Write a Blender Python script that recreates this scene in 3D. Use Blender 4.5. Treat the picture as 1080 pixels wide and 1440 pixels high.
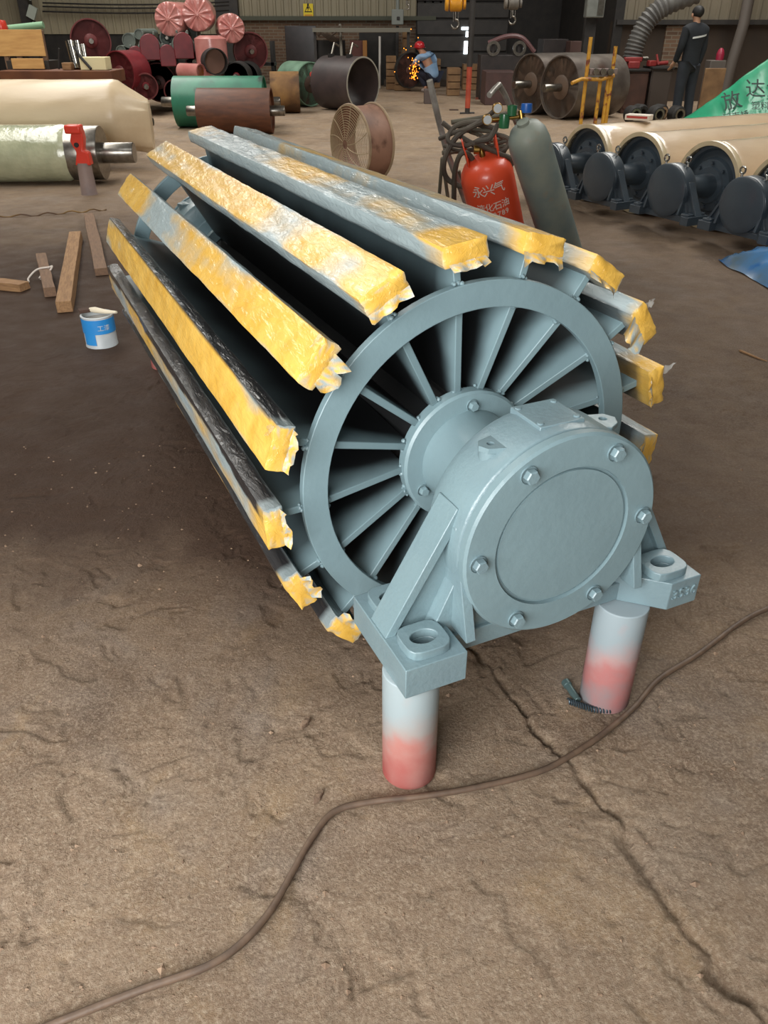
import bpy, bmesh, math, random
import numpy as np
from mathutils import Vector, Matrix

for o in list(bpy.data.objects): bpy.data.objects.remove(o)
random.seed(7)
S = bpy.context.scene
COL = S.collection
PI = math.pi

# ------------------------------------------------------------------ camera
H, PITCH, FPX = 1.5, 0.5555, 1107.4
cam = bpy.data.cameras.new('camera'); camo = bpy.data.objects.new('camera', cam)
COL.objects.link(camo); S.camera = camo
camo.location = (0, 0, H); camo.rotation_euler = (PI/2-PITCH, 0, 0)
cam.sensor_fit = 'VERTICAL'; cam.sensor_height = 36; cam.lens = 36*FPX/1440
cam.clip_start = 0.05; cam.clip_end = 200

# ------------------------------------------------------------------ world, lights, exposure
w = bpy.data.worlds.new('world'); S.world = w; w.use_nodes = True
w.node_tree.nodes['Background'].inputs[0].default_value = (0.80, 0.90, 1.0, 1)
w.node_tree.nodes['Background'].inputs[1].default_value = 0.9
def area(name, loc, rot, sx, sy, power, col=(1, 1, 1)):
    l = bpy.data.lights.new(name, 'AREA'); l.shape = 'RECTANGLE'; l.size = sx; l.size_y = sy
    l.energy = power; l.color = col
    o = bpy.data.objects.new(name, l); COL.objects.link(o); o.location = loc; o.rotation_euler = rot
    return o
area('doorway_daylight', (-1.7, -1.2, 2.05), (PI/2, 0, 0), 3.2, 2.5, 225, (1.0, 0.985, 0.96))
area('skylight_daylight', (-5.5, 13.0, 7.4), (0, 0, 0), 2.4, 17.0, 680, (1.0, 0.96, 0.88))
area('skylight_daylight.001', (5.5, 13.0, 7.4), (0, 0, 0), 2.4, 17.0, 640, (1.0, 0.96, 0.88))
area('skylight_daylight.002', (-1.0, 2.0, 7.4), (0, 0, 0), 2.0, 3.0, 35, (1.0, 0.97, 0.92))
S.view_settings.view_transform = 'Standard'; S.view_settings.look = 'None'
S.view_settings.gamma = 1; S.view_settings.use_curve_mapping = False
S.view_settings.exposure = 0.55

# ------------------------------------------------------------------ pixel helpers (1080x1440 frame)
CP, SP = math.cos(PITCH), math.sin(PITCH)
def ray(px, py):
    u = (px-540)/FPX; v = (720-py)/FPX
    return Vector((u, CP+v*SP, -SP+v*CP))
def G(px, py, z=0.0):                     # where the pixel's ray meets the level z
    d = ray(px, py); t = (z-H)/d.z
    return Vector((d.x*t, d.y*t, z))
def at(px, py, Y):                        # where the pixel's ray reaches the distance Y
    d = ray(px, py); t = Y/d.y
    return Vector((d.x*t, Y, H+d.z*t))

# ------------------------------------------------------------------ numpy noise
def _lat(seed):
    return np.random.RandomState(seed).rand(256, 256)
_L = {}
def vn(x, y, seed=0):
    if seed not in _L: _L[seed] = _lat(seed)
    L = _L[seed]
    x = np.asarray(x, float); y = np.asarray(y, float)
    xi = np.floor(x).astype(int); yi = np.floor(y).astype(int)
    fx = x-xi; fy = y-yi; fx = fx*fx*(3-2*fx); fy = fy*fy*(3-2*fy)
    a = L[xi % 256, yi % 256]; b = L[(xi+1) % 256, yi % 256]
    c = L[xi % 256, (yi+1) % 256]; d = L[(xi+1) % 256, (yi+1) % 256]
    return (a*(1-fx)+b*fx)*(1-fy)+(c*(1-fx)+d*fx)*fy
def fbm(x, y, seed=0, o=4):
    r = 0; a = 1; t = 0
    for i in range(o):
        r = r+a*vn(np.asarray(x)*2**i, np.asarray(y)*2**i, seed+i); t += a; a *= .5
    return r/t

# ------------------------------------------------------------------ materials
def lin(c):
    c = [v/255 for v in c]
    return tuple((v/12.92 if v <= .04045 else ((v+.055)/1.055)**2.4) for v in c)+(1,)
_M = {}
def mat(name, c1, c2=None, rough=.6, metal=0, scale=6, bump=0, bscale=60, coat=0, crough=.15,
        c3=None, s3=2.0, t3=(.55, .7), stretch=None, rvar=0, spec=.5, detail=6):
    """colour c1/c2 mixed by noise, optional patches of c3, bump from noise"""
    if name in _M: return _M[name]
    m = bpy.data.materials.new(name); m.use_nodes = True; _M[name] = m
    nt = m.node_tree; N = nt.nodes; Lk = nt.links; b = N['Principled BSDF']
    tc = N.new('ShaderNodeTexCoord'); mp = N.new('ShaderNodeMapping'); Lk.new(tc.outputs['Object'], mp.inputs[0])
    if stretch: mp.inputs['Scale'].default_value = stretch
    col = lin(c1)
    b.inputs['Base Color'].default_value = col
    b.inputs['Roughness'].default_value = rough; b.inputs['Metallic'].default_value = metal
    b.inputs['Coat Weight'].default_value = coat; b.inputs['Coat Roughness'].default_value = crough
    b.inputs['Specular IOR Level'].default_value = spec
    out = None
    if c2:
        n = N.new('ShaderNodeTexNoise'); n.inputs['Scale'].default_value = scale; n.inputs['Detail'].default_value = detail
        Lk.new(mp.outputs[0], n.inputs['Vector'])
        r = N.new('ShaderNodeValToRGB'); Lk.new(n.outputs['Fac'], r.inputs[0])
        r.color_ramp.elements[0].position = .35; r.color_ramp.elements[0].color = lin(c1)
        r.color_ramp.elements[1].position = .65; r.color_ramp.elements[1].color = lin(c2)
        out = r.outputs[0]
        if rvar:
            mr = N.new('ShaderNodeMapRange'); Lk.new(n.outputs['Fac'], mr.inputs[0])
            mr.inputs[1].default_value = .3; mr.inputs[2].default_value = .7
            mr.inputs[3].default_value = rough-rvar; mr.inputs[4].default_value = rough+rvar
            Lk.new(mr.outputs[0], b.inputs['Roughness'])
    if c3:
        n3 = N.new('ShaderNodeTexNoise'); n3.inputs['Scale'].default_value = s3; n3.inputs['Detail'].default_value = 5
        Lk.new(mp.outputs[0], n3.inputs['Vector'])
        r3 = N.new('ShaderNodeMapRange'); Lk.new(n3.outputs['Fac'], r3.inputs[0])
        r3.inputs[1].default_value = t3[0]; r3.inputs[2].default_value = t3[1]
        mx = N.new('ShaderNodeMix'); mx.data_type = 'RGBA'
        Lk.new(r3.outputs[0], mx.inputs[0])
        if out: Lk.new(out, mx.inputs[6])
        else: mx.inputs[6].default_value = col
        mx.inputs[7].default_value = lin(c3); out = mx.outputs[2]
    if out: Lk.new(out, b.inputs['Base Color'])
    if bump:
        nb = N.new('ShaderNodeTexNoise'); nb.inputs['Scale'].default_value = bscale; nb.inputs['Detail'].default_value = 6
        Lk.new(mp.outputs[0], nb.inputs['Vector'])
        bp = N.new('ShaderNodeBump'); bp.inputs['Strength'].default_value = bump; bp.inputs['Distance'].default_value = .02
        Lk.new(nb.outputs['Fac'], bp.inputs['Height']); Lk.new(bp.outputs[0], b.inputs['Normal'])
        if coat: Lk.new(bp.outputs[0], b.inputs['Coat Normal'])
    return m
def emat(name, c, s):
    if name in _M: return _M[name]
    m = bpy.data.materials.new(name); m.use_nodes = True; _M[name] = m
    b = m.node_tree.nodes['Principled BSDF']
    b.inputs['Base Color'].default_value = lin(c); b.inputs['Emission Color'].default_value = lin(c)
    b.inputs['Emission Strength'].default_value = s
    return m

# ------------------------------------------------------------------ mesh builder
class MB:
    def __init__(s): s.v = []; s.f = []
    def add(s, vs, fs):
        n = len(s.v); s.v += [tuple(p) for p in vs]; s.f += [tuple(i+n for i in f) for f in fs]; return s
    def box(s, c, d, rot=None):
        c = Vector(c); h = Vector(d)/2
        vs = [Vector((x*h.x, y*h.y, z*h.z)) for z in (-1, 1) for y in (-1, 1) for x in (-1, 1)]
        if rot is not None: vs = [rot @ p for p in vs]
        return s.add([c+p for p in vs], [(0, 2, 3, 1), (4, 5, 7, 6), (0, 1, 5, 4), (2, 6, 7, 3), (0, 4, 6, 2), (1, 3, 7, 5)])
    def lathe(s, prof, n=48, axis='y', o=(0, 0, 0), closed=False):
        """prof: list of (r, t) around axis"""
        o = Vector(o); vs = []; fs = []; k = len(prof)
        for r, t in prof:
            for i in range(n):
                a = 2*PI*i/n; x, z = r*math.cos(a), r*math.sin(a)
                if axis == 'y': p = (x, t, z)
                elif axis == 'z': p = (x, z, t)
                else: p = (t, x, z)
                vs.append(o+Vector(p))
        rows = k if closed else k-1
        for j in range(rows):
            for i in range(n):
                a = j*n+i; b = j*n+(i+1) % n; c = ((j+1) % k)*n+(i+1) % n; d = ((j+1) % k)*n+i
                fs.append((a, b, c, d) if axis != 'y' else (d, c, b, a))
        if not closed and k > 2:
            if prof[0][0] > 1e-6: fs.append(tuple(range(n))[::-1] if axis != 'y' else tuple(range(n)))
            if prof[-1][0] > 1e-6:
                q = tuple((k-1)*n+i for i in range(n)); fs.append(q if axis != 'y' else q[::-1])
        return s.add(vs, fs)
    def cyl(s, p0, p1, r0, r1=None, n=16):
        p0 = Vector(p0); p1 = Vector(p1); r1 = r0 if r1 is None else r1
        return s.tube([p0, p1], [r0, r1], n)
    def tube(s, pts, r, n=8, cap=True):
        pts = [Vector(p) for p in pts]; k = len(pts)
        rs = r if isinstance(r, (list, tuple)) else [r]*k
        vs = []; fs = []; up = None
        for i in range(k):
            d = (pts[min(i+1, k-1)]-pts[max(i-1, 0)]).normalized()
            if up is None:
                up = Vector((0, 0, 1)) if abs(d.z) < .9 else Vector((1, 0, 0))
            x = d.cross(up)
            if x.length < 1e-4: x = d.cross(Vector((0, 1, 0)))
            x.normalize(); up = x.cross(d).normalized()
            for j in range(n):
                a = 2*PI*j/n; vs.append(pts[i]+(x*math.cos(a)+up*math.sin(a))*rs[i])
        for i in range(k-1):
            for j in range(n):
                fs.append((i*n+j, i*n+(j+1) % n, (i+1)*n+(j+1) % n, (i+1)*n+j))
        if cap: fs += [tuple(range(n))[::-1], tuple((k-1)*n+j for j in range(n))]
        return s.add(vs, fs)
    def prism(s, poly, t0, t1, plane='xz'):
        """extrude polygon; plane xz -> along y, xy -> along z, yz -> along x"""
        n = len(poly)
        def P(a, b, t): return (a, t, b) if plane == 'xz' else ((a, b, t) if plane == 'xy' else (t, a, b))
        vs = [P(a, b, t0) for a, b in poly]+[P(a, b, t1) for a, b in poly]
        fs = [tuple(range(n)), tuple(range(2*n-1, n-1, -1))]+[(i, n+i, n+(i+1) % n, (i+1) % n) for i in range(n)]
        return s.add(vs, fs)
    def holed(s, poly, hc, ha, hb, z0, z1, n=32):
        """convex outline (xy) with an elliptic hole right through"""
        out = []; inn = []
        angs = sorted(set([2*PI*i/n for i in range(n)]+[math.atan2(p[1]-hc[1], p[0]-hc[0]) % (2*PI) for p in poly]))
        for a in angs:
            d = (math.cos(a), math.sin(a)); best = 1e9
            for i in range(len(poly)):
                p = poly[i]; q = poly[(i+1) % len(poly)]; ex, ey = q[0]-p[0], q[1]-p[1]
                den = d[0]*ey-d[1]*ex
                if abs(den) < 1e-12: continue
                t = ((p[0]-hc[0])*ey-(p[1]-hc[1])*ex)/den
                u = ((p[0]-hc[0])*d[1]-(p[1]-hc[1])*d[0])/den
                if t > 0 and -1e-6 <= u <= 1+1e-6: best = min(best, t)
            out.append((hc[0]+d[0]*best, hc[1]+d[1]*best)); inn.append((hc[0]+d[0]*ha, hc[1]+d[1]*hb))
        m = len(angs)
        vs = [(x, y, z0) for x, y in out]+[(x, y, z1) for x, y in out]+[(x, y, z0) for x, y in inn]+[(x, y, z1) for x, y in inn]
        fs = []
        for i in range(m):
            j = (i+1) % m
            fs += [(i, j, m+j, m+i), (m+i, m+j, 3*m+j, 3*m+i), (2*m+j, 2*m+i, 3*m+i, 3*m+j), (j, i, 2*m+i, 2*m+j)]
        return s.add(vs, fs)
    def grid(s, fn, nu, nv, cu=False, cv=False):
        vs = [fn(i, j) for j in range(nv) for i in range(nu)]; fs = []
        for j in range(nv if cv else nv-1):
            for i in range(nu if cu else nu-1):
                fs.append((j*nu+i, j*nu+(i+1) % nu, ((j+1) % nv)*nu+(i+1) % nu, ((j+1) % nv)*nu+i))
        return s.add(vs, fs)
    def xf(s, M):
        s.v = [tuple(M @ Vector(p)) for p in s.v]; return s
    def build(s, name, m, parent=None, smooth=40, bevel=0, fix=True, seg=2, dd=True):
        me = bpy.data.meshes.new(name); me.from_pydata(s.v, [], s.f); me.update()
        if fix:
            bm = bmesh.new(); bm.from_mesh(me); dd and bmesh.ops.remove_doubles(bm, verts=bm.verts, dist=1e-6); bmesh.ops.recalc_face_normals(bm, faces=bm.faces); bm.to_mesh(me); bm.free()
        o = bpy.data.objects.new(name, me); COL.objects.link(o)
        if m: me.materials.append(m)
        if smooth:
            me.polygons.foreach_set('use_smooth', [True]*len(me.polygons)); me.set_sharp_from_angle(angle=math.radians(smooth))
        if bevel:
            b = o.modifiers.new('bevel', 'BEVEL'); b.width = bevel; b.segments = seg; b.limit_method = 'ANGLE'; b.angle_limit = math.radians(35)
        if parent: o.parent = parent
        return o
def tag(o, label=None, cat=None, group=None, kind=None):
    if label: o['label'] = label
    if cat: o['category'] = cat
    if group: o['group'] = group
    if kind: o['kind'] = kind
    return o
def thing(name, label, cat, loc=(0, 0, 0), rz=0, group=None):
    o = bpy.data.objects.new(name, None); COL.objects.link(o); o.empty_display_size = .1
    o.location = loc; o.rotation_euler = (0, 0, rz)
    return tag(o, label, cat, group)
def struct(o): o['kind'] = 'structure'; return o
def dup(root, loc, rz, label=None, group=None):
    kids = {}
    for o in bpy.data.objects:
        if o.parent: kids.setdefault(o.parent.name, []).append(o)
    def cp(o, par):
        c = o.copy(); COL.objects.link(c); c.parent = par
        for k in kids.get(o.name, []): cp(k, c)
        return c
    r = cp(root, None); r.location = loc; r.rotation_euler = (0, 0, rz)
    if label: r['label'] = label
    if group: r['group'] = group
    return r
def spline(P, per=8):
    P = [Vector(p) for p in P]; out = []
    Q = [P[0]*2-P[1]]+P+[P[-1]*2-P[-2]]
    for i in range(1, len(Q)-2):
        a, b, c, d = Q[i-1:i+3]
        for k in range(per):
            t = k/per
            out.append(.5*((2*b)+(c-a)*t+(2*a-5*b+4*c-d)*t*t+(-a+3*b-3*c+d)*t**3))
    out.append(P[-1]); return out
def text(name, s, size, m, parent=None, loc=(0, 0, 0), rot=(0, 0, 0), ext=.001, align='CENTER'):
    c = bpy.data.curves.new(name, 'FONT'); c.body = s; c.size = size; c.extrude = ext; c.align_x = align; c.align_y = 'CENTER'
    t = bpy.data.objects.new(name+'_tmp', c); COL.objects.link(t)
    dg = bpy.context.evaluated_depsgraph_get(); me = bpy.data.meshes.new_from_object(t.evaluated_get(dg))
    bpy.data.objects.remove(t); me.name = name; me.materials.clear(); me.materials.append(m)
    o = bpy.data.objects.new(name, me); COL.objects.link(o); o.location = loc; o.rotation_euler = rot
    if parent: o.parent = parent
    return o

# ================================================================== SETTING
def floor_material():
    m = bpy.data.materials.new('dusty_concrete'); m.use_nodes = True
    nt = m.node_tree; N = nt.nodes; Lk = nt.links; b = N['Principled BSDF']
    tc = N.new('ShaderNodeTexCoord')
    def noise(sc, det=6, rough=.55, dist=0):
        n = N.new('ShaderNodeTexNoise'); n.inputs['Scale'].default_value = sc; n.inputs['Detail'].default_value = det
        n.inputs['Roughness'].default_value = rough; n.inputs['Distortion'].default_value = dist
        Lk.new(tc.outputs['Object'], n.inputs['Vector']); return n.outputs['Fac']
    def ramp(f, p0, p1, c0, c1):
        r = N.new('ShaderNodeValToRGB'); Lk.new(f, r.inputs[0])
        r.color_ramp.elements[0].position = p0; r.color_ramp.elements[1].position = p1
        r.color_ramp.elements[0].color = lin(c0); r.color_ramp.elements[1].color = lin(c1); return r.outputs[0]
    def mix(fac, a, c, mode='MIX'):
        x = N.new('ShaderNodeMix'); x.data_type = 'RGBA'; x.blend_type = mode
        if isinstance(fac, (int, float)): x.inputs[0].default_value = fac
        else: Lk.new(fac, x.inputs[0])
        Lk.new(a, x.inputs[6])
        if isinstance(c, tuple): x.inputs[7].default_value = c
        else: Lk.new(c, x.inputs[7])
        return x.outputs[2]
    def rng(f, a, c, lo=0, hi=1):
        r = N.new('ShaderNodeMapRange'); Lk.new(f, r.inputs[0]); r.inputs[1].default_value = a; r.inputs[2].default_value = c
        r.inputs[3].default_value = lo; r.inputs[4].default_value = hi; return r.outputs[0]
    base = ramp(noise(1.1, 5), .35, .68, (142, 119, 97), (176, 152, 127))
    base = mix(rng(noise(2.1, 5, .6, 1.), .5, .68, 0, .55), base, lin((150, 138, 128)))
    base = mix(rng(noise(3.4, 5, .6, 1.), .54, .68, 0, .5), base, lin((176, 146, 108)))
    base = mix(rng(noise(9, 8, .65), .42, .66, 0, .6), base, lin((132, 109, 88)))
    base = mix(rng(noise(2.3, 7, .6, .6), .56, .70, 0, .55), base, lin((98, 77, 61)))
    base = mix(rng(noise(120, 6, .7), .46, .66, 0, .6), base, lin((206, 186, 162)))
    base = mix(rng(noise(45, 8, .75), .58, .70, 0, .7), base, lin((84, 68, 56)))
    # ragged brown patch across the middle floor: oily stain plus painted-in shade
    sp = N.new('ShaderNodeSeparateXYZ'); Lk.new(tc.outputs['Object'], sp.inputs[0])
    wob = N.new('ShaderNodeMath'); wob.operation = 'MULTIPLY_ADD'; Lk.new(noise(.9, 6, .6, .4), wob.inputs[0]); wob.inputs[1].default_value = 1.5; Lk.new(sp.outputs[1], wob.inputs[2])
    stain_shade = N.new('ShaderNodeMath'); stain_shade.operation = 'MULTIPLY'; Lk.new(rng(wob.outputs[0], 2.0, 3.0), stain_shade.inputs[0]); Lk.new(rng(wob.outputs[0], 6.5, 10.5, 1, 0), stain_shade.inputs[1])
    o2 = N.new('ShaderNodeMath'); o2.operation = 'MULTIPLY'; Lk.new(stain_shade.outputs[0], o2.inputs[0]); Lk.new(rng(sp.outputs[0], -.2, 1.6, .96, .62), o2.inputs[1])
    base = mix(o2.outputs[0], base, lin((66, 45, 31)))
    Lk.new(base, b.inputs['Base Color'])
    Lk.new(rng(noise(6), .3, .7, .55, .85), b.inputs['Roughness'])
    b.inputs['Specular IOR Level'].default_value = .35
    h = N.new('ShaderNodeMath'); h.operation = 'MULTIPLY_ADD'
    Lk.new(noise(22, 12, .78), h.inputs[0]); h.inputs[1].default_value = 2.2; Lk.new(noise(160, 4, .75), h.inputs[2])
    bp = N.new('ShaderNodeBump'); bp.inputs['Strength'].default_value = 1; bp.inputs['Distance'].default_value = .008
    Lk.new(h.outputs[0], bp.inputs['Height']); Lk.new(bp.outputs[0], b.inputs['Normal'])
    return m
CRACK = [G(*p) for p in ((660, 898), (700, 950), (728, 985), (750, 1018), (775, 1045), (800, 1075), (850, 1140), (900, 1205), (950, 1290), (1000, 1350), (1060, 1430), (1110, 1500))]
def smst(v, a, b): t_ = np.clip((v-a)/(b-a), 0, 1); return t_*t_*(3-2*t_)
xs = np.concatenate([np.linspace(-15, -2.6, 14), np.arange(-2.5, -1.16, .0125), np.arange(-1.15, 1.15, .006), np.arange(1.16, 2.5, .0125), np.linspace(2.6, 15, 14)])
ys = np.concatenate([np.linspace(-2.2, .3, 5), np.arange(.4, 2.3, .006), np.arange(2.31, 4.4, .0125), np.linspace(4.5, 27, 24)])
X, Yg = np.meshgrid(xs, ys)
fall = np.clip((2.45-np.abs(X))/.4, 0, 1)*np.clip((4.3-Yg)/.6, 0, 1)*np.clip((Yg-.4)/.1, 0, 1)
hz = (fbm(X*3, Yg*3, 1, 3)-.5)*.008
wx, wy = fbm(X*5, Yg*5, 41, 3)*3, fbm(X*5, Yg*5, 45, 3)*3
pit = fbm(X*8+wx, Yg*8+wy, 11, 4); hz -= smst(pit, .635, .67)*.006
pit2 = fbm(X*22+wx*2, Yg*22+wy*2, 91, 3); hz -= smst(pit2, .69, .73)*.0045; hz += smst(pit2, .27, .22)*.003
terr = fbm(X*6+wx, Yg*6+wy, 71, 4); hz += np.floor(terr*22)/22*.030-terr*.022
hz += (fbm(X*40, Yg*40, 81, 2)-.5)*.0032
cd = np.full(X.shape, 9.); jx = X+(fbm(X*9, Yg*9, 31, 4)-.5)*.07; jy = Yg+(fbm(X*9, Yg*9, 35, 4)-.5)*.07
for a, b_ in zip(CRACK, CRACK[1:]):
    dx, dy = b_.x-a.x, b_.y-a.y; L2 = dx*dx+dy*dy
    t = np.clip(((jx-a.x)*dx+(jy-a.y)*dy)/L2, 0, 1)
    cd = np.minimum(cd, np.hypot(jx-a.x-t*dx, jy-a.y-t*dy))
hz -= np.exp(-(cd/.008)**2)*.013*(.5+vn(X*7, Yg*7, 50))
bw = .016+.034*smst(-Yg, -1.45, -1.25)
hz += np.exp(-(cd/bw)**2)*((fbm(X*26+wx*2, Yg*26, 52, 4)-.5)*.034-.003)
hz = hz*fall; hz = np.clip(hz, -.022, .007)
HZ = hz
def floor_z(x, y):
    i = int(np.argmin(np.abs(xs-x))); j = int(np.argmin(np.abs(ys-y))); return float(HZ[j, i])
vs = np.stack([X.ravel(), Yg.ravel(), hz.ravel()], -1); nx, ny = len(xs), len(ys)
ii, jj = np.meshgrid(np.arange(nx-1), np.arange(ny-1)); q = (jj*nx+ii).ravel()
fs = np.stack([q, q+1, q+nx+1, q+nx], -1)
me = bpy.data.meshes.new('floor'); me.vertices.add(len(vs)); me.vertices.foreach_set('co', vs.ravel())
me.loops.add(fs.size); me.loops.foreach_set('vertex_index', fs.ravel()); me.polygons.add(len(fs))
me.polygons.foreach_set('loop_start', np.arange(len(fs))*4); me.polygons.foreach_set('loop_total', np.full(len(fs), 4))
me.update(calc_edges=True); me.polygons.foreach_set('use_smooth', [True]*len(fs)); me.validate()
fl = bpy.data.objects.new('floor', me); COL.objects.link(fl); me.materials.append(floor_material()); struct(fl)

YW = 26.0
m_corr = mat('corrugated_cream', (150, 141, 118), (136, 127, 106), rough=.55, scale=.7)
m_brickw = bpy.data.materials.new('old_brick'); m_brickw.use_nodes = True
_n = m_brickw.node_tree; _b = _n.nodes['Principled BSDF']; _t = _n.nodes.new('ShaderNodeTexBrick'); _tc = _n.nodes.new('ShaderNodeTexCoord')
_mp = _n.nodes.new('ShaderNodeMapping'); _mp.inputs['Rotation'].default_value = (PI/2, 0, 0)
_n.links.new(_tc.outputs['Object'], _mp.inputs[0]); _n.links.new(_mp.outputs[0], _t.inputs['Vector'])
_t.inputs['Scale'].default_value = 1; _t.inputs['Brick Width'].default_value = .25; _t.inputs['Row Height'].default_value = .075; _t.inputs['Mortar Size'].default_value = .01
_t.inputs['Color1'].default_value = lin((118, 92, 72)); _t.inputs['Color2'].default_value = lin((92, 70, 56)); _t.inputs['Mortar'].default_value = lin((120, 110, 96))
_n.links.new(_t.outputs['Color'], _b.inputs['Base Color']); _b.inputs['Roughness'].default_value = .9
m_dark = mat('dark_painted_steel', (44, 42, 41), (56, 52, 49), rough=.6)
m_black = mat('black_grime', (30, 28, 27), (42, 38, 35), rough=.7)
m_wallp = mat('plain_grey_wall', (120, 114, 102), (104, 98, 88), rough=.8, scale=1)

def corrugated(name, x0, x1, z0, z1, y, pitch=.22, dep=.03, m=None):
    mb = MB(); n = int((x1-x0)/pitch); pr = []
    for i in range(n+1):
        x = x0+i*pitch
        pr += [(x, 0), (x+pitch*.6, 0), (x+pitch*.68, -dep), (x+pitch*.92, -dep)]
    vs = [(a, y+b, z) for z in (z0, z1) for a, b in pr]; k = len(pr)
    mb.add(vs, [(i, i+1, k+i+1, k+i) for i in range(k-1)])
    return mb.build(name, m, smooth=0, fix=False)
struct(MB().box((-9.85, YW+.15, .62), (10.3, .2, 1.24)).build('wall_back', m_black, smooth=0))
struct(MB().box((-1.6, YW+.15, .82), (6.2, .2, 1.64)).build('wall_back', m_brickw, smooth=0))
struct(corrugated('wall_back', -15, -4.55, 1.24, 7.6, YW, m=m_corr))
struct(corrugated('wall_back', -4.1, 1.5, 1.64, 7.6, YW, m=m_corr))
struct(MB().box((-4.35, YW-.05, 3.8), (.62, .3, 7.6)).build('trim_1', m_dark, smooth=0))
struct(MB().box((-1.35, YW-.06, 1.62), (5.6, .1, .1)).build('trim_2', mat('green_grey_rail', (74, 76, 62), rough=.6), smooth=0))
# dark bay behind the welder: roller door of horizontal slats
struct(MB().box((3.3, YW+.15, 3.8), (3.6, .2, 7.6)).build('wall_back', m_black, smooth=0))
dr = struct(MB().box((2.2, YW+.0, 1.6), (2.6, .06, 3.2)).build('door_1', m_dark, smooth=0))
for i in range(8):
    MB().box((2.2, YW-.06, .2+i*.4), (2.56, .06, .36)).build('slat', mat('door_slat', (62, 58, 55), (52, 49, 47), rough=.5), dr, bevel=.02)
struct(MB().box((10.0, YW-5.85, .77), (10.1, .2, 1.54)).build('wall_right_rear', mat('stained_brown_wall', (72, 58, 47), (56, 47, 40), rough=.85, scale=1.2), smooth=0))
struct(corrugated('wall_right_rear', 5.0, 15, 1.54, 7.6, YW-6, m=mat('corrugated_dim', (128, 118, 100), (112, 104, 88), rough=.6, scale=.7)))
struct(MB().box((10.0, YW-6.06, 1.52), (10, .1, .09)).build('trim_3', m_dark, smooth=0))
struct(MB().box((5.05, YW-3, 3.8), (.2, 6.1, 7.6)).build('wall_partition', m_black, smooth=0))
struct(MB().box((-15, 12.2, 3.8), (.2, 28.4, 7.6)).build('wall_left', m_wallp, smooth=0))
struct(MB().box((15, 9, 3.8), (.2, 22, 7.6)).build('wall_right', m_wallp, smooth=0))
for i, (x0, x1) in enumerate(((-15, -3.3), (-.1, 15))):
    struct(MB().box(((x0+x1)/2, -1.35, 3.8), (x1-x0, .2, 7.6)).build('wall_front', m_wallp, smooth=0))
struct(MB().box((-1.7, -1.35, 5.45), (3.2, .2, 4.3)).build('wall_front', m_wallp, smooth=0))
m_roof = mat('roof_sheet', (92, 88, 80), rough=.7)
for (x0, x1, y0, y1) in ((-15, -6.7, -2, 27), (-4.3, -2, -2, 27), (0, 4.3, -2, 27), (6.7, 15, -2, 27),
                         (-6.7, -4.3, -2, 4.5), (-6.7, -4.3, 21.5, 27), (4.3, 6.7, -2, 4.5), (4.3, 6.7, 21.5, 27), (-2, 0, -2, .5), (-2, 0, 3.5, 27)):
    struct(MB().box(((x0+x1)/2, (y0+y1)/2, 7.68), (x1-x0, y1-y0, .12)).build('ceiling', m_roof, smooth=0))

# ================================================================== MAIN PULLEY
m_grey = mat('grey_blue_paint', (118, 141, 147), (112, 134, 140), rough=.42, scale=5, bump=.06, bscale=45, coat=.15, crough=.3)
m_cast = mat('grey_blue_cast_paint', (118, 141, 147), (110, 131, 138), rough=.38, scale=7, bump=.10, bscale=90, coat=.3, crough=.25)
m_dgrey = mat('dark_grey_gloss_paint', (62, 72, 80), (56, 65, 73), rough=.35, scale=6, bump=.05, bscale=40, coat=.3)

def hexbolt(mb, c, r, h, n=(0, -1, 0), rot=.3):
    """hex head standing proud along -y with a washer"""
    c = Vector(c)
    mb.lathe([(0, 0), (r*1.25, 0), (r*1.25, -.004), (0, -.004)][1:3], 20, 'y', c)
    hexp = [(r*math.cos(rot+i*PI/3), r*math.sin(rot+i*PI/3)) for i in range(6)]
    ins = [(x*.86, z*.86) for x, z in hexp]
    vs = [c+Vector((x, -.004, z)) for x, z in hexp]+[c+Vector((x, -h*.85, z)) for x, z in hexp]+[c+Vector((x, -h, z)) for x, z in ins]
    fs = [(i, (i+1) % 6, 6+(i+1) % 6, 6+i) for i in range(6)]+[(6+i, 6+(i+1) % 6, 12+(i+1) % 6, 12+i) for i in range(6)]+[tuple(range(12, 18))]
    mb.add(vs, fs); return mb

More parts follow.
